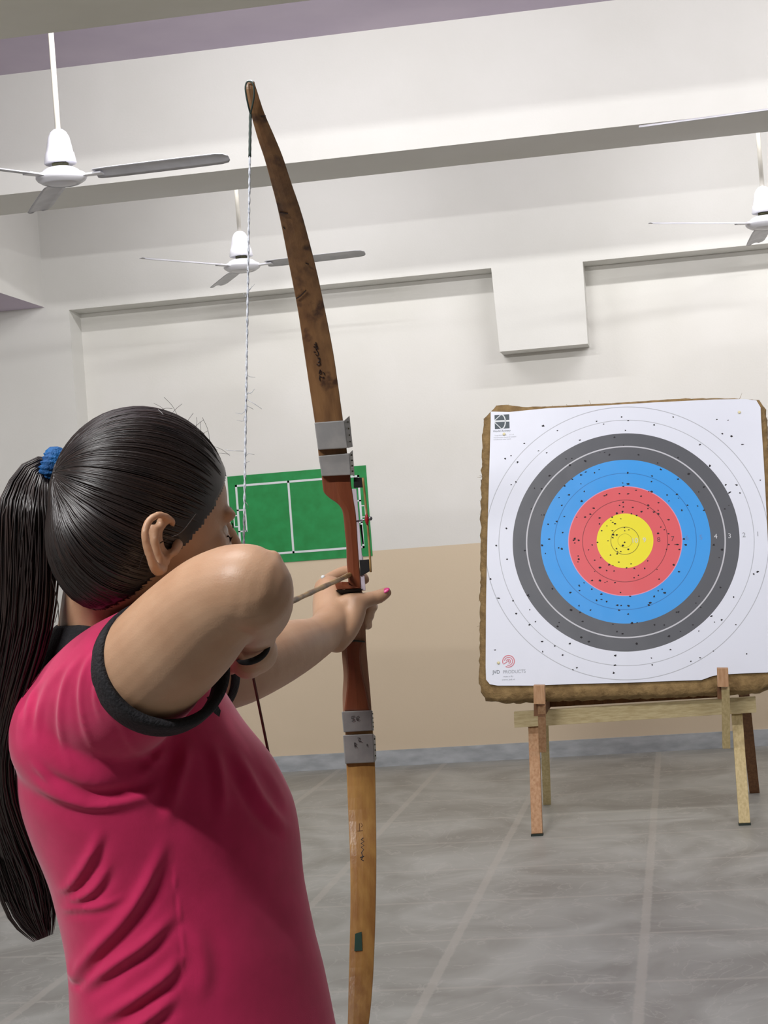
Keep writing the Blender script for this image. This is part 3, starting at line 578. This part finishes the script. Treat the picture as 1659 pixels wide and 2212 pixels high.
# ------------------------------------------------------------------ the archer
psi = R_(34); K = C2W    # camera axes in world: columns of K
camx, camy, camz = K @ np.array([1., 0, 0]), K @ np.array([0, 1., 0]), K @ np.array([0, 0, 1.])
HF = _n(camx*math.cos(psi)-camz*math.sin(psi)); HU = np.array([0, 0, 1.]); HF = _n(HF-HF.dot(HU)*HU)
HR = np.cross(HF, HU); HA = [HF, HR, HU]; HC = P(307, 1088, 1.85)
def hp(f, r, u): return HC+HF*f+HR*r+HU*u
foot = P(438, 2350, 1.95); base = np.array([foot[0], foot[1], 0])
bd = MB()
bd.ell(HC, (.0925, .0745, .0945), HA, 40, 28)                    # skull
bd.ell(hp(-.034, 0, -.044), (.064, .058, .064), HA, 30, 20)      # back of the head
bd.ell(hp(.030, 0, -.060), (.066, .058, .078), HA, 30, 22)      # face / jaw
bd.ell(hp(.062, 0, -.112), (.026, .022, .020), HA, 16, 12)      # chin
wlimb(bd, [[*hp(.088, 0, -.018), .008], [*hp(.100, 0, -.040), .009], [*hp(.106, 0, -.058), .011]], 12)   # nose
bd.ell(hp(.098, .009, -.062), (.008, .006, .006), HA, 10, 8); bd.ell(hp(.098, -.009, -.062), (.008, .006, .006), HA, 10, 8)
bd.ell(hp(.088, 0, -.086), (.010, .022, .007), HA, 14, 8); bd.ell(hp(.086, 0, -.096), (.010, .018, .007), HA, 14, 8)
for s_ in (-1, 1): bd.ell(hp(.056, s_*.034, -.050), (.020, .020, .024), HA, 14, 10); bd.ell(hp(.0745, s_*.028, -.018), (.014, .026, .010), HA, 14, 8)
# right ear (toward the camera) with helix, antihelix, concha rim and lobe; the left ear mirrored
def ear(sd):
    def q(zx, zy, out): # zoomed pixel of the ear -> head frame offset, mirrored for the far ear
        p = P(300+zx/7.54, 1080+zy/7.54, 1.85); o_ = p-HC; f_ = o_.dot(camx)/HF.dot(camx)*1.0
        f_ = (o_.dot(camx)-(.070+out)*HR.dot(camx))/HF.dot(camx); return hp(f_, sd*(.070+out), o_.dot(HU))
    wlimb(bd, [[*p, r] for p, r in zip(cr([q(640, 420, .004), q(640, 345, .010), q(560, 280, .016), q(470, 268, .020), q(370, 330, .022), q(300, 450, .023), q(275, 600, .023), q(290, 750, .022), q(320, 900, .020), q(350, 1040, .017), q(400, 1130, .013), q(470, 1110, .008)], 4), np.interp(np.arange(45), [0, 8, 16, 32, 40, 44], [.0035, .0040, .0042, .0048, .0062, .0050]))], 12)
    wlimb(bd, [[*q(520, 420, .010), .0035], [*q(430, 480, .013), .0035], [*q(400, 640, .014), .004], [*q(410, 820, .012), .0045], [*q(440, 960, .010), .005], [*q(520, 1000, .008), .0045]], 10)
    wlimb(bd, [[*q(690, 720, .002), .006], [*q(650, 830, .007), .005], [*q(610, 880, .010), .004]], 10)
    wlimb(bd, [[*q(340, 450, .010), .004], [*q(360, 650, .010), .0045], [*q(390, 900, .008), .005]], 10)
    wlimb(bd, [[*q(470, 350, .008), .004], [*q(420, 600, .006), .005], [*q(450, 850, .002), .005]], 10)
ear(1); ear(-1)
# neck, torso under the shirt
limb(bd, [(268, 1190, 1.87, .055), (232, 1285, 1.89, .047), (222, 1350, 1.905, .048), (235, 1430, 1.93, .070)])
limb(bd, [(250, 1480, 1.94, .075), (310, 1600, 1.95, .10), (340, 1750, 1.95, .105), (380, 1900, 1.95, .10), (410, 2050, 1.95, .098), (430, 2212, 1.95, .102), (440, 2300, 1.95, .105)])
# drawing arm: upper arm toward the camera, forearm folded back to the string
limb(bd, [(240, 1512, 1.85, .054), (290, 1467, 1.80, .0575), (345, 1420, 1.765, .0575), (400, 1366, 1.735, .0555), (455, 1310, 1.705, .0500), (500, 1280, 1.685, .0455), (528, 1270, 1.674, .0420), (541, 1272, 1.672, .0405)], 28, 8)
limb(bd, [(541, 1273, 1.672, .0405), (544, 1288, 1.70, .0402), (545, 1305, 1.74, .0395), (546, 1326, 1.79, .0345), (549, 1350, 1.84, .0270), (550, 1376, 1.875, .0225)], 24, 8)
bd.ell(P(587, 1216, 1.672), (.0110, .0110, .0125), np.eye(3), 14, 10)
# drawing hand: palm edge-on, four fingers hooked over the string, thumb tucked
limb(bd, [(548, 1398, 1.875, .022), (552, 1408, 1.90, .024), (550, 1412, 1.925, .022)], 18)
limb(bd, [(540, 1425, 1.885, .016), (535, 1432, 1.91, .018), (530, 1428, 1.93, .014)], 14)
for kx, (yy, rr_) in enumerate(((1368, .0078), (1392, .0082), (1416, .0080), (1438, .0070))):
    limb(bd, [(556-2*kx, yy, 1.925, rr_+.001), (562-2*kx, yy+2, 1.955, rr_), (545-2*kx, yy+1, 1.972, rr_), (524, yy, 1.965, rr_-.001), (512, yy+1, 1.945, rr_-.0015)], 12)
limb(bd, [(536, 1400, 1.90, .011), (520, 1420, 1.905, .0095), (506, 1438, 1.92, .0080), (498, 1446, 1.935, .0068)], 12)
# bow arm
limb(bd, [(380, 1455, 2.02, .052), (450, 1455, 2.07, .047), (515, 1446, 2.12, .043), (580, 1420, 2.19, .0405), (635, 1398, 2.27, .0352), (675, 1382, 2.36, .0290), (700, 1366, 2.415, .0265), (716, 1348, 2.445, .026)], 26, 8)
# bow hand: palm, thenar, thumb, four fingers closing on the grip from the far side
limb(bd, [(716, 1350, 2.445, .027), (718, 1325, 2.475, .0275), (714, 1300, 2.50, .0255), (712, 1276, 2.515, .0215)], 20)
limb(bd, [(727, 1385, 2.425, .0165), (745, 1362, 2.44, .0175), (762, 1332, 2.455, .0165), (772, 1306, 2.462, .0140)], 16)
limb(bd, [(735, 1320, 2.465, .020), (755, 1306, 2.468, .0165), (774, 1300, 2.468, .0135)], 16)
limb(bd, [(770, 1303, 2.462, .0140), (790, 1297, 2.470, .0112), (804, 1293, 2.478, .0104), (820, 1288, 2.482, .0098), (834, 1280, 2.486, .0080)], 16)
limb(bd, [(700, 1270, 2.52, .0145), (712, 1253, 2.545, .0105), (735, 1240, 2.56, .0098), (756, 1234, 2.565, .0092), (776, 1240, 2.555, .0085), (788, 1252, 2.54, .0072)], 14)
for (y0_, y1_, xe, rr_, kx) in ((1290, 1309, 806, .0088, 692), (1314, 1328, 799, .0086, 690), (1334, 1349, 797, .0072, 694)):
    limb(bd, [(kx+6, y0_, 2.52, .0130), (kx+10, y0_+4, 2.56, rr_+.0015), (kx+40, y0_+10, 2.590, rr_+.001), (kx+78, (y0_+y1_)/2+4, 2.585, rr_+.0005), (xe-7, y1_, 2.555, rr_), (xe-2, y1_+2, 2.528, rr_-.0008), (xe-10, y1_+4, 2.515, rr_-.002)], 14)
# hips and legs (below the frame, standing in stride)
hipL, hipR = np.array([foot[0]+.04, foot[1]+.04, .60]), np.array([foot[0]-.04, foot[1]-.04, .60])
aL, aR = np.array([base[0]+.10, base[1]+.17, .07]), np.array([base[0]-.10, base[1]-.15, .07])
for h_, a_ in ((hipL, aL), (hipR, aR)):
    k_ = (h_+a_)/2+np.array([.02, 0, .01]); wlimb(bd, cr([[*h_, .070], [*(h_*.6+k_*.4), .066], [*k_, .052], [*(k_*.55+a_*.45), .050], [*a_, .034]], 6), 20)
me = remeshed(bd, .0026, 5)
co = getco(me); 
person = finish(me, 'person', M['skin']); tag(person, 'archer in a pink polo shirt with a black ponytail, drawing a bow, seen from behind', 'person')
PR = person
# eyes, brows, lashes
for s_ in (-1, 1):
    b = MB(); b.ell(hp(.0715, s_*.030, -.034), (.009, .012, .009), HA, 14, 10); b.build('eye', M['eye'], PR, True)
    b = MB(); wlimb(b, cr([[*hp(.0885, s_*.014, -.016), .0025], [*hp(.086, s_*.030, -.012), .0028], [*hp(.072, s_*.046, -.018), .0015]], 4), 8)
    b.build('eyebrow', M['hair'], PR, True)
b = MB()
for k in range(9):
    a = P(489+k*.4, 1160-k*.5, 1.86); b.tube(cr([a, a+camx*.003-camy*.0012*k*.3, P(497+k*.7, 1172-k*1.6, 1.86)], 3), .00035, 4)
for k in range(6): b.tube([P(500+k*.5, 1128+k*2, 1.88), P(504, 1133+k*1.6, 1.88)], .0004, 4)
b.build('eyelash', M['hair'], PR)
# thumb nail
b = MB(); c_ = P(833, 1275.5, 2.479); t_ = _n(P(838, 1278, 2.479)-P(826, 1284, 2.479)); nn = _n(camy*.8+camz*.6-t_*(camy*.8+camz*.6).dot(t_)); b.ell(c_, (.0062, .0045, .0016), [t_, np.cross(nn, t_), nn], 14, 8); b.build('thumbnail', M['nail'], PR, True)
b = MB(); b.ell(P(698, 1247, 2.512), (.0032, .0032, .0030), np.eye(3), 12, 8)
o = b.build('ring_stone', M['line'], PR, True)
# thin dark crescent across the drawing hand
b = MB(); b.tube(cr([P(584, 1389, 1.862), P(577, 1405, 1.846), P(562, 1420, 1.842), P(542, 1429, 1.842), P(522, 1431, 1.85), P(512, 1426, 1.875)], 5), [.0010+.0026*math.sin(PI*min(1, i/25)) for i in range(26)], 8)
b.build('dark_crescent', M['foam'], PR, True)

# ---- shirt
sh = MB(); rings = []
rows = [(1392, 150, 300, 1.905, .045), (1410, 128, 345, 1.91, .06), (1432, 100, 400, 1.925, .08), (1462, 78, 455, 1.94, .095), (1510, 50, 490, 1.945, .108), (1570, 34, 528, 1.95, .118), (1640, 28, 584, 1.95, .122), (1700, 30, 617, 1.95, .125), (1750, 40, 637, 1.95, .124), (1820, 68, 649, 1.95, .12), (1900, 103, 656, 1.95, .115), (1960, 120, 667, 1.95, .113), (2030, 136, 682, 1.95, .113), (2100, 146, 700, 1.95, .115), (2212, 150, 723, 1.95, .12), (2300, 150, 738, 1.95, .125), (2385, 146, 746, 1.95, .127)]
for y, xl, xr, d, hd in cr(rows, 4):
    ring = []
    for j in range(48):
        a = 2*PI*j/48; ca, sa = math.cos(a), math.sin(a)
        ex = math.copysign(abs(ca)**.88, ca); ey = math.copysign(abs(sa)**.88, sa)
        ring.append(P((xl+xr)/2+(xr-xl)/2*ex, y-.05*((xr-xl)/2*ex), d+hd*ey+.05*ex*(hd/.12)))
    rings.append(ring)
sh.loft(rings)
limb(sh, [(150, 1575, 1.87, .066), (200, 1537, 1.862, .0695), (250, 1494, 1.83, .0700), (290, 1462, 1.805, .0670), (312, 1445, 1.793, .0640)], 26, 8)
limb(sh, [(110, 1530, 1.90, .05), (150, 1590, 1.87, .066), (200, 1640, 1.855, .060), (250, 1650, 1.86, .052)], 22, 6)
limb(sh, [(250, 1455, 1.95, .06), (335, 1460, 2.0, .060), (370, 1458, 2.02, .057), (400, 1456, 2.035, .0535)], 22, 6)
me = remeshed(sh, .0042, 14); co = getco(me); no = getno(me); pj = proj(co); fac = np.clip(-(no*((co-CP)/np.linalg.norm(co-CP, axis=1)[:, None])).sum(1)*2, 0, 1)
def fold(poly, w, h, valley=.5, side=1):
    """raised fold along a line on the cloth facing the camera, with a trough on one side"""
    global disp
    p = cr(poly, 5); best = np.full(len(co), 1e9); sgn = np.zeros(len(co)); tt = np.zeros(len(co)); n_ = len(p)
    for i in range(n_-1):
        a, c = p[i], p[i+1]; ab = c-a; L2 = ab.dot(ab)
        t_ = np.clip(((pj[:, :2]-a) @ ab)/L2, 0, 1); q = a+t_[:, None]*ab; dv = pj[:, :2]-q; dd = np.hypot(dv[:, 0], dv[:, 1]); m_ = dd < best
        best[m_] = dd[m_]; sgn[m_] = np.sign(ab[0]*dv[m_, 1]-ab[1]*dv[m_, 0]); tt[m_] = (i+t_[m_])/(n_-1)
    w *= .82; s_ = best*sgn*side; end = np.clip(np.minimum(tt, 1-tt)*2.6+.02, 0, 1); end = end*end*(3-2*end); h = h*.85; valley = valley*.62
    disp += fac*h*end*(np.exp(-(s_/w)**2)-valley*np.exp(-((s_-1.7*w)/(1.1*w))**2))
disp = np.zeros(len(co))
FOLDS = [([(222, 1780), (205, 1830), (180, 1875), (150, 1915), (118, 1922)], 13, .0065, .9, -1), ([(240, 1855), (214, 1908), (178, 1937), (129, 1945)], 11, .006, .9, -1),
 ([(290, 1925), (223, 1957), (160, 1962), (125, 1968)], 9, .004, .8, -1), ([(362, 1800), (340, 1860), (305, 1930), (262, 1992), (192, 2068), (152, 2126), (143, 2153)], 17, .0085, .8, -1),
 ([(392, 1960), (348, 2005), (303, 2046), (250, 2082), (192, 2125), (162, 2160)], 15, .0085, .9, -1), ([(394, 2050), (366, 2100), (312, 2144), (250, 2184), (180, 2222)], 16, .0085, .9, -1),
 ([(392, 2140), (340, 2185), (280, 2230), (200, 2290)], 16, .008, .8, -1), ([(35, 1670), (90, 1700), (150, 1725), (214, 1738), (312, 1720), (370, 1680)], 15, .007, 1.2, -1),
 ([(60, 1640), (110, 1690), (170, 1720)], 10, .004, .7, -1), ([(495, 1600), (525, 1660), (560, 1725), (600, 1775), (640, 1800)], 16, .006, .9, 1), ([(452, 1590), (470, 1650), (480, 1720), (478, 1790)], 16, .004, .7, 1),
 ([(410, 1590), (395, 1650), (375, 1720), (362, 1790)], 18, .006, .9, 1), ([(365, 1600), (330, 1650), (290, 1690)], 14, .004, .8, 1),
 ([(230, 1395), (190, 1430), (172, 1500), (185, 1580), (220, 1640)], 8, .003, .7, 1), ([(205, 1395), (150, 1450), (130, 1520), (135, 1600), (160, 1670)], 9, .0035, .7, 1), ([(170, 1410), (110, 1465), (85, 1540), (80, 1620)], 10, .0035, .7, 1),
 ([(245, 1400), (215, 1450), (205, 1510), (225, 1580)], 6, .0025, .7, 1), ([(255, 1530), (280, 1600), (330, 1640), (380, 1640)], 10, .0025, .6, 1), ([(120, 1440), (70, 1500), (55, 1580)], 8, .003, .6, 1),
 ([(400, 1985), (430, 2040), (440, 2110), (425, 2180)], 22, .003, .6, -1), ([(560, 1640), (600, 1700), (625, 1760)], 12, .002, .5, 1), ([(150, 2070), (148, 2100), (170, 2108)], 10, .005, .8, 1), ([(142, 2108), (158, 2128), (190, 2120)], 7, -.006, 0, 1)]
for f_ in FOLDS: fold(*f_)
fold([(362, 1815), (372, 1870), (385, 1950), (395, 2030), (393, 2120), (393, 2230)], 2.6, .0018, 1.4, 1)   # side seam
disp += fac*.0012*np.sin(co[:, 0]*31+co[:, 2]*23)*np.sin(co[:, 2]*37-co[:, 1]*19)
setco(me, co+no*disp[:, None]); shirt = finish(me, 'polo_shirt', M['shirt'], PR)
shirt.modifiers.new('s', 'SUBSURF').levels = 1; shirt.modifiers['s'].render_levels = 1
# ribbed cuffs
def cuff(cx_, cy_, d_, u1, u2, wid, r_extra=0, n_=64, th=.0035):
    c = P(cx_, cy_, d_); ax = _n(np.cross(u1, u2)); b = MB(); rings = []
    if ax.dot(camx) < 0: ax = -ax
    for i in range(n_):
        a = 2*PI*i/n_; e = u1*math.cos(a)+u2*math.sin(a); en = _n(e); rib = .0006*math.sin(a*n_*.5)
        prof = []
        for s_, o_ in ((-.5, 0), (-.45, th), (-.2, th+.001), (.2, th+.001), (.45, th), (.5, 0), (.4, -th), (-.4, -th)): prof.append(c+e+ax*wid*s_+en*(o_+rib))
        rings.append(prof)
    b.loft(rings, False, 0, True); return b.build('sleeve_cuff', M['black'], shirt, True)
s1 = 1/2170
cuff(346, 1442, 1.774, (camx*.70-camy*.715)*137*s1, (-camx*.735-camy*.678)*112*s1+camz*.036, .034, th=.0045)
cuff(436, 1453, 2.062, -camy*.0485, (camx*.82+camz*.57)*.0485, .015)
# collar: rolled black knit band around the neck
b = MB(); rings = []; n_ = 48
for i in range(n_):
    a = 2*PI*i/n_; e = camx*math.cos(a); e2 = -camz*math.sin(a)
    def rg(x_, y_, d_, sx_, sd_): return P(x_, y_, d_)+e*sx_+e2*sd_+camy*.004*math.cos(a)
    rings.append([rg(176, 1440, 1.912, .048, .064), rg(178, 1441, 1.912, .0445, .060), rg(200, 1380, 1.905, .042, .050), rg(209, 1347, 1.905, .0395, .045), rg(208, 1342, 1.905, .0425, .048), rg(206, 1348, 1.905, .0445, .051), rg(190, 1395, 1.908, .0475, .058)])
b.loft(rings, False, 0, True); b.build('collar', M['black'], shirt, True)
# collar tip and placket seen past the drawing arm
b = MB(); q = [P(446, 1506, 1.80), P(458, 1502, 1.80), P(477, 1535, 1.83), P(474, 1549, 1.83), P(462, 1540, 1.82)]; rd = _n(ray(460, 1520)); m_ = len(q)
b.add([*q, *[p+rd*.004 for p in q]], [tuple(range(m_)), tuple(range(2*m_-1, m_-1, -1))]+[(i, (i+1) % m_, (i+1) % m_+m_, i+m_) for i in range(m_)]); b.build('collar_tip', M['black'], shirt)
# trousers and shoes, below the frame
b = MB()
b.loft([[base+camx*a_*1.0*math.cos(2*PI*j/32)+camz*c2_*math.sin(2*PI*j/32)+np.array([0, 0, z_]) for j in range(32)] for z_, a_, c2_ in ((.46, .05, .04), (.48, .10, .085), (.54, .130, .112), (.62, .132, .112), (.70, .128, .108), (.775, .122, .100))])
for h_, a_ in ((hipL, aL), (hipR, aR)):
    k_ = (h_+a_)/2+np.array([.02, 0, .01]); wlimb(b, cr([[*(h_-np.array([0,0,.04])), .090], [*(h_*.6+k_*.4), .085], [*k_, .068], [*(k_*.55+a_*.45), .064], [*(a_+np.array([0, 0, .03])), .056]], 6), 20)
finish(remeshed(b, .008, 6), 'trousers', M['trouser'], PR)
for a_ in (aL, aR):
    b = MB(); wlimb(b, [[a_[0]-.04, a_[1], .042, .040], [a_[0]+.04, a_[1]+.01, .042, .040], [a_[0]+.12, a_[1]+.02, .034, .032]], 16)
    b.v = [(x, y, max(z, .001)) for x, y, z in b.v]; b.build('shoe', M['shoe'], PR, True)

# ---- hair: scalp cap, combed strands to the tie, ponytail
def hs(dv, k=1.0):
    dv = _n(np.array(dv)); k = k*(1+.38*max(0, -dv[0])*max(0, -dv[2])); return hp(dv[0]*.0965*k, dv[1]*.0785*k, dv[2]*(.0985 if dv[2] > 0 else .107)*k)
def hairy(d):   # hair covers this direction
    f, r, u = d
    if f-1.15*u > .40+.22*abs(r): return False
    if abs(r) > .4 and u < -.50 and f > -.02: return False
    return u > -.86+.25*max(0, f)
tied = _n(np.array([-.92, -.14, .36]))
cap = MB(); idx = {}; nu, nv = 160, 110; V = []; Fc = []
for i in range(nv+1):
    for j in range(nu):
        th_, ph = PI*i/nv, 2*PI*j/nu; d = np.array([math.sin(th_)*math.cos(ph), math.sin(th_)*math.sin(ph), math.cos(th_)]); V.append(d)
for i in range(nv):
    for j in range(nu):
        q = (i*nu+j, i*nu+(j+1) % nu, (i+1)*nu+(j+1) % nu, (i+1)*nu+j); c = _n(sum(V[k] for k in q)+1e-9)
        if hairy(c): Fc.append(q)
cap.add([hs(d, 1.0+.012*max(0, d[2])) for d in V], Fc)
hair = cap.build('hair', M['hair'], PR, True)
sol = hair.modifiers.new('s', 'SOLIDIFY'); sol.thickness = .006; sol.offset = -1
b = MB(); cnt = 0
cand = []
while len(cand) < 3000:
    d = _n(rng.normal(0, 1, 3))
    if not hairy(d): continue
    # near the border?
    out_ = _n(d-tied*d.dot(tied)); ahead = _n(d*math.cos(.16)+_n(out_-d*out_.dot(d))*math.sin(.16))
    if hairy(ahead) and rng.random() > .22: continue
    if hairy(ahead): cand.append(d)
    else:
        e_ = rng.uniform(.02, .20); o2_ = _n(out_-d*out_.dot(d)); k2 = 0
        while k2 < .16+e_*.4 and hairy(_n(d*math.cos(k2)+o2_*math.sin(k2))): k2 += .01
        k2 += rng.uniform(-.02, .035); cand.append(_n(d*math.cos(k2)+o2_*math.sin(k2)))
for d in cand:
    om = math.acos(max(-1, min(1, d.dot(tied)))); n_ = max(6, int(om*9)); lift = rng.uniform(.996, 1.014); ph = rng.uniform(0, 6); pts_ = []
    for i in range(n_+1):
        t_ = i/n_*.985; v = (d*math.sin((1-t_)*om)+tied*math.sin(t_*om))/math.sin(om); v = v+.006*math.sin(ph+t_*5)*np.array([.3, 1, .3])
        k_ = 1+(lift-1+.010)*math.sin(PI*min(1, t_*.96+.03))**.6-.012*max(0, 1-t_*8); pts_.append(hs(v, k_))
    r_ = rng.uniform(.0006, .0012); b.tube(pts_, [r_*min(1, .3+i*.5) for i in range(len(pts_))], 4, int(rng.random() < .3))
b.build('combed_strands', [M['hair'], M['hair2']], hair, True)['kind'] = 'stuff'
# ponytail
PT = [(135, 1010, 1.905, 17), (106, 1008, 1.90, 18), (78, 1022, 1.89, 36), (60, 1085, 1.875, 60), (58, 1150, 1.87, 64), (56, 1250, 1.865, 64), (48, 1350, 1.86, 60), (26, 1450, 1.855, 52), (2, 1550, 1.855, 42), (-12, 1650, 1.865, 39), (-6, 1740, 1.875, 45), (22, 1830, 1.89, 52), (50, 1900, 1.90, 56), (70, 1965, 1.91, 46), (88, 2010, 1.91, 26), (100, 2040, 1.91, 9)]
pc = cr(PT, 4); b = MB()
for k in range(1000):
    rr0 = math.sqrt(rng.random()); a = rng.uniform(0, 2*PI); wob = rng.uniform(0, 6); endt = 1-.30*rng.random()**1.3; n_ = len(pc); pts_ = []; sp = 1+.10*rng.normal()*(rng.random() < .25)
    for i in range(0, int(n_*endt), 2):
        x_, y_, d_, w_ = pc[i]; t_ = i/n_; tan = pc[min(i+1, n_-1)]-pc[max(i-1, 0)]; nx, ny = -tan[1], tan[0]; L_ = math.hypot(nx, ny)+1e-6; nx /= L_; ny /= L_
        o_ = rr0*math.cos(a+.4*math.sin(wob+t_*4))*w_*(sp if t_ > .2 else 1); o_ *= 1+max(0, t_-.72)*2.2*math.sin(wob*7); pts_.append(P(x_+nx*o_, y_+ny*o_, d_+rr0*math.sin(a)*w_/2050*.8))
    r_ = rng.uniform(.0006, .0013); b.tube(pts_, [r_*min(1, (len(pts_)-i)*.22) for i in range(len(pts_))], 4, int(rng.random() < .5))
b.build('ponytail', [M['hair'], M['hair2']], hair, True)
b = MB(); wl = [[*P(x_, y_, d_), w_/2050*.72] for x_, y_, d_, w_ in pc[13:int(len(pc)*.74)]]; wlimb(b, wl, 18)
b.build('ponytail_core', M['hair'], hair, True)
# flyaway hairs
b = MB()
for k in range(34):
    d = _n(np.array([rng.uniform(.1, .85), rng.uniform(-.6, .6), rng.uniform(.35, .9)])); t_ = _n(np.cross(d, rng.normal(0, 1, 3))); L_ = rng.uniform(.01, .035)
    v = HF*t_[0]+HR*t_[1]+HU*t_[2]; up = hs(d, 2)-hs(d, 1); up = _n(up); p = hs(d, 1.0); b.tube(cr([p, p+v*L_*.5+up*L_*.25, p+v*L_+up*L_*.35], 4), .00022, 3)
for s_ in ([(424, 1110), (392, 1150), (366, 1162), (332, 1182), (322, 1200)], [(118, 1280), (126, 1310), (118, 1345)], [(112, 1250), (124, 1300), (128, 1352)], [(335, 1180), (310, 1200), (300, 1230)]):
    b.tube(cr([P(*q, 1.768) for q in s_], 5), .0006 if s_[0][0] == 424 else .0004, 4)
b.build('flyaway_hair', M['hair'], hair)['kind'] = 'stuff'
# blue hair tie: gathered elastic ring
axv = _n(P(95, 1008, 1.90)-P(135, 1012, 1.90)); u1 = _n(HU-HU.dot(axv)*axv); u2 = np.cross(axv, u1); c_ = P(111, 1009, 1.896)
b = MB(); rings = []; n_ = 72
for i in range(n_):
    a = 2*PI*i/n_; e = u1*math.cos(a)*1.12+u2*math.sin(a); rr0 = .0085*(1+.16*math.sin(a*22)); ring = []
    for j in range(12):
        q = 2*PI*j/12; ring.append(c_+e*.0130+e*rr0*.75*math.cos(q)+axv*rr0*1.25*math.sin(q)*(1+.25*math.sin(3*q))+axv*.004*math.cos(a)*-1)
    rings.append(ring)
b.loft(rings, False, 0, True); b.build('hair_tie', M['tie'], hair, True)
